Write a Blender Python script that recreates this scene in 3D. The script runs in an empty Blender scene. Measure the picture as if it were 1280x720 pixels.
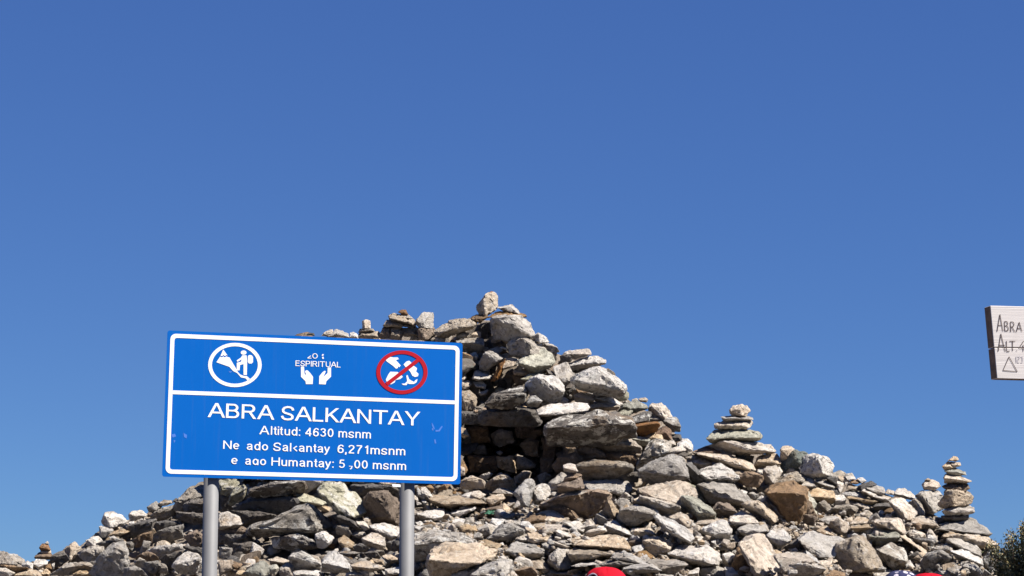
import bpy, bmesh, math, random
import numpy as np
from mathutils import Vector, Matrix, noise

# ------------------------------------------------------------------ camera, sky, sun
scene = bpy.context.scene
C = scene.collection
F = 2600.0                       # focal length in pixels of a 1280 px wide frame
PITCH = math.atan(375 / F)
EYE = Vector((0, 0, 1.6))
cd = bpy.data.cameras.new('camera'); cam = bpy.data.objects.new('camera', cd); C.objects.link(cam)
cam.location = EYE; cam.rotation_euler = (math.pi / 2 + PITCH, 0, 0)
cd.sensor_width = 36; cd.lens = F / 1280 * 36; cd.clip_end = 20000
scene.camera = cam
scene.render.resolution_x = 1024; scene.render.resolution_y = 576
SUN_AZ, SUN_EL = math.radians(60), math.radians(48)
sd = Vector((math.sin(SUN_AZ) * math.cos(SUN_EL), -math.cos(SUN_AZ) * math.cos(SUN_EL), math.sin(SUN_EL)))
w = bpy.data.worlds.new('World'); scene.world = w; w.use_nodes = True
nt = w.node_tree; bg = nt.nodes['Background']
sky = nt.nodes.new('ShaderNodeTexSky'); sky.sky_type = 'NISHITA'; sky.sun_disc = False
sky.sun_elevation = SUN_EL; sky.sun_rotation = math.atan2(sd.x, sd.y)
sky.altitude = 4600; sky.air_density = 1.0; sky.dust_density = 0.0; sky.ozone_density = 2.0
# the thin, clear air of a 4600 m pass: a flatter and deeper blue than the sky model's own, the same rule in every direction
EXPO = 1.12
sep = nt.nodes.new('ShaderNodeSeparateColor'); com = nt.nodes.new('ShaderNodeCombineColor'); nt.links.new(sky.outputs[0], sep.inputs[0])
for k, (pw, tgt, cur) in enumerate(((.62, .060, .093), (.61, .150, .162), (.44, .440, .308))):
    p_ = nt.nodes.new('ShaderNodeMath'); p_.operation = 'POWER'; p_.inputs[1].default_value = pw
    g_ = nt.nodes.new('ShaderNodeMath'); g_.operation = 'MULTIPLY'; g_.inputs[1].default_value = tgt / (2 ** EXPO * .09) / (cur / .09) ** pw
    nt.links.new(sep.outputs[k], p_.inputs[0]); nt.links.new(p_.outputs[0], g_.inputs[0]); nt.links.new(g_.outputs[0], com.inputs[k])
nt.links.new(com.outputs[0], bg.inputs[0]); bg.inputs[1].default_value = 0.09
sl = bpy.data.lights.new('sun', 'SUN'); sl.energy = 5.0; sl.angle = math.radians(0.5); sl.color = (1, 0.945, 0.87)
so = bpy.data.objects.new('sun', sl); C.objects.link(so); so.rotation_euler = sd.to_track_quat('Z', 'Y').to_euler()
scene.view_settings.view_transform = 'Standard'; scene.view_settings.look = 'None'
scene.view_settings.exposure = EXPO; scene.view_settings.gamma = 1.0

cp, sp = math.cos(PITCH), math.sin(PITCH)
def ray(px, py):
    a = (px - 640) / F; b = -(py - 360) / F
    return Vector((a, cp - sp * b, sp + cp * b))
def P(px, py, Y):
    r = ray(px, py); return EYE + r * (Y / r.y)

# ------------------------------------------------------------------ helpers
def link(o, parent=None):
    C.objects.link(o)
    if parent is not None:
        o.parent = parent
    return o
def mesh_obj(name, verts, faces, mat, parent=None, loc=None, smooth=False):
    me = bpy.data.meshes.new(name)
    loc = Vector(loc) if loc is not None else Vector((0, 0, 0))
    me.from_pydata([tuple(Vector(v) - loc) for v in verts], [], faces)
    me.validate(); me.update()
    me.materials.append(mat)
    if smooth:
        me.polygons.foreach_set('use_smooth', [True] * len(me.polygons))
    o = bpy.data.objects.new(name, me)
    link(o, parent)
    o.location = loc - (parent.location if parent is not None else Vector((0, 0, 0)))
    return o
def empty(name, loc):
    o = bpy.data.objects.new(name, None); o.empty_display_size = 0.2
    C.objects.link(o); o.location = loc
    return o
def tag(o, label=None, cat=None, group=None, kind=None):
    if label: o['label'] = label
    if cat: o['category'] = cat
    if group: o['group'] = group
    if kind: o['kind'] = kind
    return o

# ------------------------------------------------------------------ materials
def nodemat(name):
    m = bpy.data.materials.new(name); m.use_nodes = True
    n = m.node_tree.nodes; l = m.node_tree.links
    return m, n, l, n['Principled BSDF']
def mixcol(n, l, fac, a, b, blend='MIX'):
    m = n.new('ShaderNodeMix'); m.data_type = 'RGBA'; m.blend_type = blend
    for s, v in ((m.inputs[0], fac), (m.inputs[6], a), (m.inputs[7], b)):
        if isinstance(v, (int, float)): s.default_value = v
        elif isinstance(v, tuple): s.default_value = (*v, 1)
        else: l.new(v, s)
    return m.outputs[2]
def noisetex(n, l, vec, scale, detail=5, rough=0.6):
    t = n.new('ShaderNodeTexNoise'); t.inputs['Scale'].default_value = scale
    t.inputs['Detail'].default_value = detail; t.inputs['Roughness'].default_value = rough
    l.new(vec, t.inputs['Vector']); return t.outputs['Fac']
def ramp(n, l, fac, stops):
    r = n.new('ShaderNodeValToRGB'); e = r.color_ramp.elements
    while len(e) < len(stops): e.new(0.5)
    for k, (p, v) in enumerate(stops):
        e[k].position = p; e[k].color = (v, v, v, 1) if isinstance(v, (int, float)) else (*v, 1)
    l.new(fac, r.inputs[0]); return r.outputs[0]
def stone_mat(name, base, alt, dark, speck=0.4, island=False, stain=0.5, pales=None):
    """weathered granite: two tones, dark lichen blotches, fine black and white grain, bump"""
    m, n, l, b = nodemat(name)
    geo = n.new('ShaderNodeNewGeometry'); pos = geo.outputs['Position']
    rnd = geo.outputs['Random Per Island'] if island else n.new('ShaderNodeObjectInfo').outputs['Random']
    big = noisetex(n, l, pos, 5.0, 4)
    col = mixcol(n, l, ramp(n, l, big, [(0.38, 0.0), (0.62, 1.0)]), base, alt)
    # lichen and weather blotches
    blot = noisetex(n, l, pos, 16.0, 8, 0.72)
    col = mixcol(n, l, ramp(n, l, blot, [(0.51, 0.0), (0.57, stain)]), col, dark)
    pale = noisetex(n, l, pos, 9.0 if pales else 23.0, 8, 0.72)
    col = mixcol(n, l, ramp(n, l, pale, [(0.54, 0.0), (0.64, 0.5)] if not pales else [(0.52, 0.0), (0.57, 0.9)]), col, pales or tuple(min(0.7, c * 1.5 + 0.05) for c in base))
    rustn = noisetex(n, l, pos, 3.3, 5)
    col = mixcol(n, l, ramp(n, l, rustn, [(0.56, 0.0), (0.72, 0.4)]), col, (0.33, 0.235, 0.15))
    grain = noisetex(n, l, pos, 95.0, 4, 0.8)
    col = mixcol(n, l, ramp(n, l, grain, [(0.33, speck), (0.47, 0.0)]), col, (0.035, 0.033, 0.032))
    # each stone a little lighter or darker, warmer or cooler
    hs = n.new('ShaderNodeHueSaturation')
    mr = n.new('ShaderNodeMapRange'); mr.inputs[3].default_value = 0.62; mr.inputs[4].default_value = 1.10
    l.new(rnd, mr.inputs[0]); l.new(mr.outputs[0], hs.inputs['Value'])
    mt = n.new('ShaderNodeMath'); mt.operation = 'MULTIPLY'; mt.inputs[1].default_value = 7.31; l.new(rnd, mt.inputs[0])
    fr = n.new('ShaderNodeMath'); fr.operation = 'FRACT'; l.new(mt.outputs[0], fr.inputs[0])
    mr2 = n.new('ShaderNodeMapRange'); mr2.inputs[3].default_value = 0.85; mr2.inputs[4].default_value = 1.65
    l.new(fr.outputs[0], mr2.inputs[0]); l.new(mr2.outputs[0], hs.inputs['Saturation'])
    l.new(col, hs.inputs['Color']); l.new(hs.outputs[0], b.inputs['Base Color'])
    b.inputs['Roughness'].default_value = 0.88; b.inputs['Specular IOR Level'].default_value = 0.25
    h1 = noisetex(n, l, pos, 38.0, 9, 0.75)
    vo = n.new('ShaderNodeTexVoronoi'); vo.feature = 'DISTANCE_TO_EDGE'; vo.inputs['Scale'].default_value = 7.0
    wv = n.new('ShaderNodeMapping'); wv.inputs['Scale'].default_value = (1, 1, 2.2); wv.inputs['Rotation'].default_value = (0.3, 0.5, 0)
    l.new(pos, wv.inputs[0]); l.new(wv.outputs[0], vo.inputs['Vector'])
    crk = ramp(n, l, vo.outputs['Distance'], [(0.0, 0.0), (0.035, 1.0)])
    ad = n.new('ShaderNodeMath'); ad.operation = 'MULTIPLY_ADD'; l.new(crk, ad.inputs[0]); ad.inputs[1].default_value = 0.12; l.new(h1, ad.inputs[2])
    bp = n.new('ShaderNodeBump'); bp.inputs['Strength'].default_value = 1.0; bp.inputs['Distance'].default_value = 0.032
    l.new(ad.outputs[0], bp.inputs['Height']); l.new(bp.outputs[0], b.inputs['Normal'])
    return m
PAL = {
 'w': ((0.64, 0.605, 0.56), (0.50, 0.465, 0.42), (0.12, 0.11, 0.10)),
 'l': ((0.57, 0.515, 0.45), (0.45, 0.395, 0.335), (0.10, 0.092, 0.085)),
 'g': ((0.41, 0.38, 0.34), (0.30, 0.27, 0.235), (0.065, 0.06, 0.055)),
 't': ((0.56, 0.475, 0.385), (0.45, 0.37, 0.29), (0.12, 0.095, 0.075)),
 'b': ((0.30, 0.225, 0.165), (0.22, 0.165, 0.12), (0.06, 0.05, 0.042)),
 'r': ((0.27, 0.175, 0.12), (0.21, 0.15, 0.11), (0.09, 0.06, 0.05)),
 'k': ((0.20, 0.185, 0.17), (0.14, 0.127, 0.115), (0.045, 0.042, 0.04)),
 'y': ((0.45, 0.435, 0.36), (0.37, 0.35, 0.285), (0.09, 0.088, 0.07)),
 'n': ((0.22, 0.235, 0.215), (0.17, 0.175, 0.16), (0.05, 0.052, 0.048)),
}
PALN = {'w': 'white_granite', 'l': 'pale_stone', 'g': 'grey_stone', 't': 'tan_stone', 'b': 'brown_stone', 'r': 'rusty_stone', 'k': 'dark_stone', 'y': 'lichen_stone', 'n': 'greenish_stone'}
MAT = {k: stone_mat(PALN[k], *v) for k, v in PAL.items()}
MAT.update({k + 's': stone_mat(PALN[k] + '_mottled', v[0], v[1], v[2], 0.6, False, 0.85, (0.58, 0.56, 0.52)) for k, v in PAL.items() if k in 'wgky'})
MATF = {k: stone_mat(PALN[k] + '_rubble', *PAL[k], island=True) for k in 'wlgtbk'}

def plain(name, col, rough=0.5, metal=0.0, spec=0.5, var=0.0, scale=20, bump=0.0):
    m, n, l, b = nodemat(name)
    b.inputs['Roughness'].default_value = rough; b.inputs['Metallic'].default_value = metal
    b.inputs['Specular IOR Level'].default_value = spec
    tc = n.new('ShaderNodeTexCoord'); f = noisetex(n, l, tc.outputs['Object'], scale, 6, 0.65)
    c = mixcol(n, l, ramp(n, l, f, [(0.35, 0.0), (0.65, 1.0)]), tuple(x * (1 - var) for x in col), tuple(min(1, x * (1 + var)) for x in col))
    l.new(c, b.inputs['Base Color'])
    if bump:
        bp = n.new('ShaderNodeBump'); bp.inputs['Strength'].default_value = bump; bp.inputs['Distance'].default_value = 0.004
        l.new(f, bp.inputs['Height']); l.new(bp.outputs[0], b.inputs['Normal'])
    return m

# ------------------------------------------------------------------ depth of the pile's face
K = 1.53
CTL = [(0,720,10.5),(150,720,10.3),(300,720,9.8),(450,720,9.6),(600,720,9.3),(800,720,9.3),(1000,720,9.4),(1200,720,9.8),(1290,720,10.2),
(0,690,11.0),(100,670,11.3),(200,640,11.6),(250,610,11.8),(300,620,11.1),(400,610,11.0),(500,620,10.9),(450,660,10.4),(300,670,10.6),(150,690,10.9),
(560,630,10.9),(700,625,10.8),(650,600,11.2),(800,640,10.4),(800,600,10.9),(850,560,11.2),(700,560,11.25),(740,520,11.35),(700,480,11.5),
(640,440,11.7),(610,370,12.0),(580,420,11.9),(590,480,11.7),(400,420,12.2),(480,390,12.1),(300,500,12.0),(440,520,11.6),(400,560,11.3),(750,450,11.8),(800,500,11.7),
(860,550,11.7),(940,560,11.6),(1000,580,11.3),(900,620,10.9),(950,670,10.2),(1040,600,11.2),(1100,620,11.1),(1100,670,10.4),(1150,610,11.2),
(1200,650,10.8),(1240,680,10.7),(640,560,11.3),(560,680,9.9),(700,680,9.9),(850,680,9.95)]
ca = np.array(CTL, float)
def D(px, py):
    q = min(py, 722)
    d2 = ((ca[:, 0] - px) * 0.8) ** 2 + ((ca[:, 1] - q) * 1.5) ** 2 + 500
    wt = 1 / d2 ** 1.7
    d = float((wt * ca[:, 2]).sum() / wt.sum())
    if py > 722: d -= (py - 722) * 0.006
    return d * K
def niche(px, py):      # the hollow under the lintel
    a = max(0, 1 - ((px - 635) / 75) ** 4) * max(0, 1 - ((py - 568) / 52) ** 4)
    return a
SKY = [(-80,700),(0,703),(60,708),(100,683),(130,660),(170,647),(215,634),(250,614),(300,565),(340,495),(378,424),(400,422),(470,418),(540,416),(580,415),(605,400),(640,405),(690,440),(750,462),(790,505),(830,525),(862,566),(900,563),(945,565),(1000,579),(1040,599),(1100,618),(1150,632),(1180,650),(1240,686),(1262,716),(1300,780),(1400,860)]
def skyline(px):
    for (a, b), (c, d) in zip(SKY, SKY[1:]):
        if a <= px <= c: return b + (d - b) * (px - a) / (c - a)
    return 860

# ------------------------------------------------------------------ ground and core of the pile
def ground_mat(name, c1, c2, sc):
    m, n, l, b = nodemat(name)
    geo = n.new('ShaderNodeNewGeometry'); pos = geo.outputs['Position']
    f = noisetex(n, l, pos, sc, 10, 0.7); g = noisetex(n, l, pos, sc * 9, 6, 0.8)
    c = mixcol(n, l, ramp(n, l, f, [(0.35, 0.0), (0.65, 1.0)]), c1, c2)
    c = mixcol(n, l, ramp(n, l, g, [(0.4, 0.6), (0.55, 0.0)]), c, (0.06, 0.05, 0.04))
    l.new(c, b.inputs['Base Color']); b.inputs['Roughness'].default_value = 0.95
    bp = n.new('ShaderNodeBump'); bp.inputs['Strength'].default_value = 0.8; bp.inputs['Distance'].default_value = 0.05
    l.new(g, bp.inputs['Height']); l.new(bp.outputs[0], b.inputs['Normal'])
    return m
GROUND = ground_mat('stony_ground', (0.23, 0.20, 0.16), (0.17, 0.145, 0.115), 3)
DIRT = ground_mat('dirt_between_stones', (0.36, 0.30, 0.235), (0.26, 0.21, 0.16), 6)
v, f = [], []
R = [0, 3, 6, 10, 15, 22, 32, 50, 90, 200, 600, 2000, 7000]; NA = 48
for r in R:
    for k in range(NA):
        a = 2 * math.pi * k / NA
        v.append((r * math.cos(a), 12 + r * math.sin(a), 0.06 * noise.noise(Vector((r * math.cos(a) * .4, r * math.sin(a) * .4, 0))) - 0.05))
for i in range(len(R) - 1):
    for k in range(NA):
        f.append((i * NA + k, i * NA + (k + 1) % NA, (i + 1) * NA + (k + 1) % NA, (i + 1) * NA + k))
tag(mesh_obj('ground', v, f, GROUND, smooth=True), kind='structure')

xs = list(range(-80, 1401, 12)); rows = 46
v, f = [], []
for px in xs:
    top = skyline(px)
    base = 1150
    for j in range(rows):
        t = j / (rows - 1); py = top + (base - top) * t ** 1.5
        Y = D(px, py) + (0.42 if px < 520 or py < 622 else 0.42 - .22 * min(1, (py - 622) / 25)) + 1.6 * niche(px, py)
        p = P(px, py, Y)
        p.y += 0.08 * noise.noise(p * 3)
        if p.z < -0.3: p.z = -0.3
        v.append(p)
    tp = v[-rows]
    for k, (dy, fz) in enumerate(((0.5, .96), (1.1, .8), (2.0, .5), (3.2, .15), (4.0, -.1))):
        v.append(Vector((tp.x * (1 + .03 * k), tp.y + dy, tp.z * fz + .05 * noise.noise(Vector((px * .02, dy, 0))))))
n_ = rows + 5
order = [rows + 4, rows + 3, rows + 2, rows + 1, rows] + list(range(rows))
for i in range(len(xs) - 1):
    for a, b in zip(order, order[1:]):
        f.append((i * n_ + a, i * n_ + b, (i + 1) * n_ + b, (i + 1) * n_ + a))
core = mesh_obj('hillside', v, f, DIRT, smooth=True); tag(core, kind='structure')

# ------------------------------------------------------------------ stones
rng = random.Random(7)
def finish(bm, size, seed, amp=1.0, edge=0.035, bev=0.05):
    bmesh.ops.remove_doubles(bm, verts=bm.verts, dist=0.002)
    r = bmesh.ops.convex_hull(bm, input=bm.verts)
    dead = set(r['geom_interior']) | set(r['geom_unused'])
    bmesh.ops.delete(bm, geom=[g for g in dead if isinstance(g, bmesh.types.BMVert)], context='VERTS')
    bmesh.ops.dissolve_limit(bm, angle_limit=0.12, verts=bm.verts, edges=bm.edges)
    if bev: bmesh.ops.bevel(bm, geom=list(bm.edges) + list(bm.verts), offset=bev * size, segments=1, affect='EDGES', clamp_overlap=True)
    bmesh.ops.triangulate(bm, faces=bm.faces)
    for it in range(3):
        L = [e for e in bm.edges if e.calc_length() > edge]
        if not L: break
        bmesh.ops.subdivide_edges(bm, edges=L, cuts=1)
        bmesh.ops.triangulate(bm, faces=[q for q in bm.faces if len(q.verts) > 3])
    bm.normal_update()
    off = Vector((seed * 3.17, seed * 1.31, seed * 0.77))
    k = 2.2 / size
    mv = []
    for q in bm.verts:
        c = q.co
        a = noise.noise(c * k + off) * 0.055 * size
        b = noise.noise(c * k * 2.7 + off) * 0.032 * size
        r_ = abs(noise.noise(c * k * 1.9 - off)); r_ = -max(0, 0.10 - r_) * 0.55 * size      # cracks
        d = noise.noise(c * 38 + off) * min(0.009, 0.03 * size)
        mv.append((a + b + r_ + d) * amp)
    for q, s in zip(bm.verts, mv): q.co += q.normal * s
def bm_to(bm, name, mat, parent, loc):
    me = bpy.data.meshes.new(name); bm.to_mesh(me); bm.free()
    me.materials.append(mat)
    me.polygons.foreach_set('use_smooth', [True] * len(me.polygons))
    me.set_sharp_from_angle(angle=math.radians(27))
    o = bpy.data.objects.new(name, me); link(o, parent)
    o.location = loc - (parent.location if parent is not None else Vector((0, 0, 0)))
    return o
SEED = [0]
def parse(txt):
    out = []; T = (0, 0, 8); cur = None
    for ln in txt.strip().splitlines():
        ln = ln.strip()
        if not ln: continue
        tk = ln.split()
        if tk[0] == 'C': cur = tk[1]; continue
        if tk[0] == 'T':
            T = (0, 0, 1) if tk[1:] == ['1', '1', '1'] else (float(tk[1]), float(tk[2]), 8); continue
        a, _, b = ln.partition('|')
        tk = a.split(); code = tk[0]; dd = 0.0; tk = tk[1:]
        if tk[0][0] == 'd': dd = float(tk[0][1:]); tk = tk[1:]
        cv = lambda s: [(T[0] + float(q.split(',')[0]) / T[2], T[1] + float(q.split(',')[1]) / T[2]) for q in s]
        out.append((cur, code, dd, cv(tk), cv(b.split())))
    return out
def stone(code, dd, pts, ridge, parent, Yc=None, name='stone', thick=0.58):
    SEED[0] += 1; sd_ = SEED[0]; rr = random.Random(sd_)
    X = [p[0] for p in pts]; Yp = [p[1] for p in pts]
    mx, my = (min(X) + max(X)) / 2, (min(Yp) + max(Yp)) / 2
    grow = lambda q: [(mx + (x - mx) * 1.06, my + (y - my) * 1.08) for x, y in q]
    pts, ridge = grow(pts), grow(ridge); X = [p[0] for p in pts]; Yp = [p[1] for p in pts]
    cx = (min(X) + max(X)) / 2; cy = (min(Yp) + max(Yp)) / 2
    wpx, hpx = max(X) - min(X), max(Yp) - min(Yp)
    Y = (D(cx, cy + 0.25 * hpx) if Yc is None else Yc) + dd * K
    m = Y / F; size = math.sqrt(wpx * hpx) * m
    t = thick * size
    if wpx > 2.2 * hpx: t = thick * math.sqrt(wpx * hpx * wpx / (2.2 * hpx)) * m
    mode = [c for c in code[1:] if c in 'LD']; mode = mode[0] if mode else 'N'
    key = code[0] + ('s' if 's' in code[1:] else '')
    lie = (parent is slope)
    if lie: t *= 1.25
    lean = (.45 if lie else .2) if ridge else (0 if mode == 'D' else (1.0 if lie else .45))
    ln = lambda y: lean * t * (cy - y) / (hpx / 2)       # the stone lies back on the slope
    pp = [P(x, y, Y + rr.uniform(-.16, .16) * t + ln(y)) for x, y in pts]
    def ring(s, ox, oy, dep, sy=None):
        return [P(cx + (x - cx) * s + ox * wpx, cy + (y - cy) * (sy or s) + oy * hpx, Y + dep * t * rr.uniform(.8, 1.1) + (ln(cy + oy * hpx) * .6 if dep < 0 else 0)) for x, y in pts[::2 if len(pts) > 6 else 1]]
    if ridge:
        pp += [P(x, y, Y - t * rr.uniform(1.05, 1.3)) for x, y in ridge]
    elif mode == 'L':
        pp += ring(.6, -.06, .24, -.8, .22)
    elif mode == 'D':
        pp += ring(.6, .06, -.22, -.6, .25)
    else:
        pp += ring(.6, rr.uniform(-.12, .02), rr.uniform(-.02, .20), -.85, .2)
    pp += ring(.75, 0, .05, .8)
    c = sum(pp, Vector()) / len(pp)
    bm = bmesh.new()
    for p in pp: bm.verts.new(p - c)
    finish(bm, max(size, .03), sd_, edge=max(0.022, size * 0.09), bev=0.03)
    return bm_to(bm, name, MAT.get(key, MAT[code[0]]), parent, c)

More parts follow.
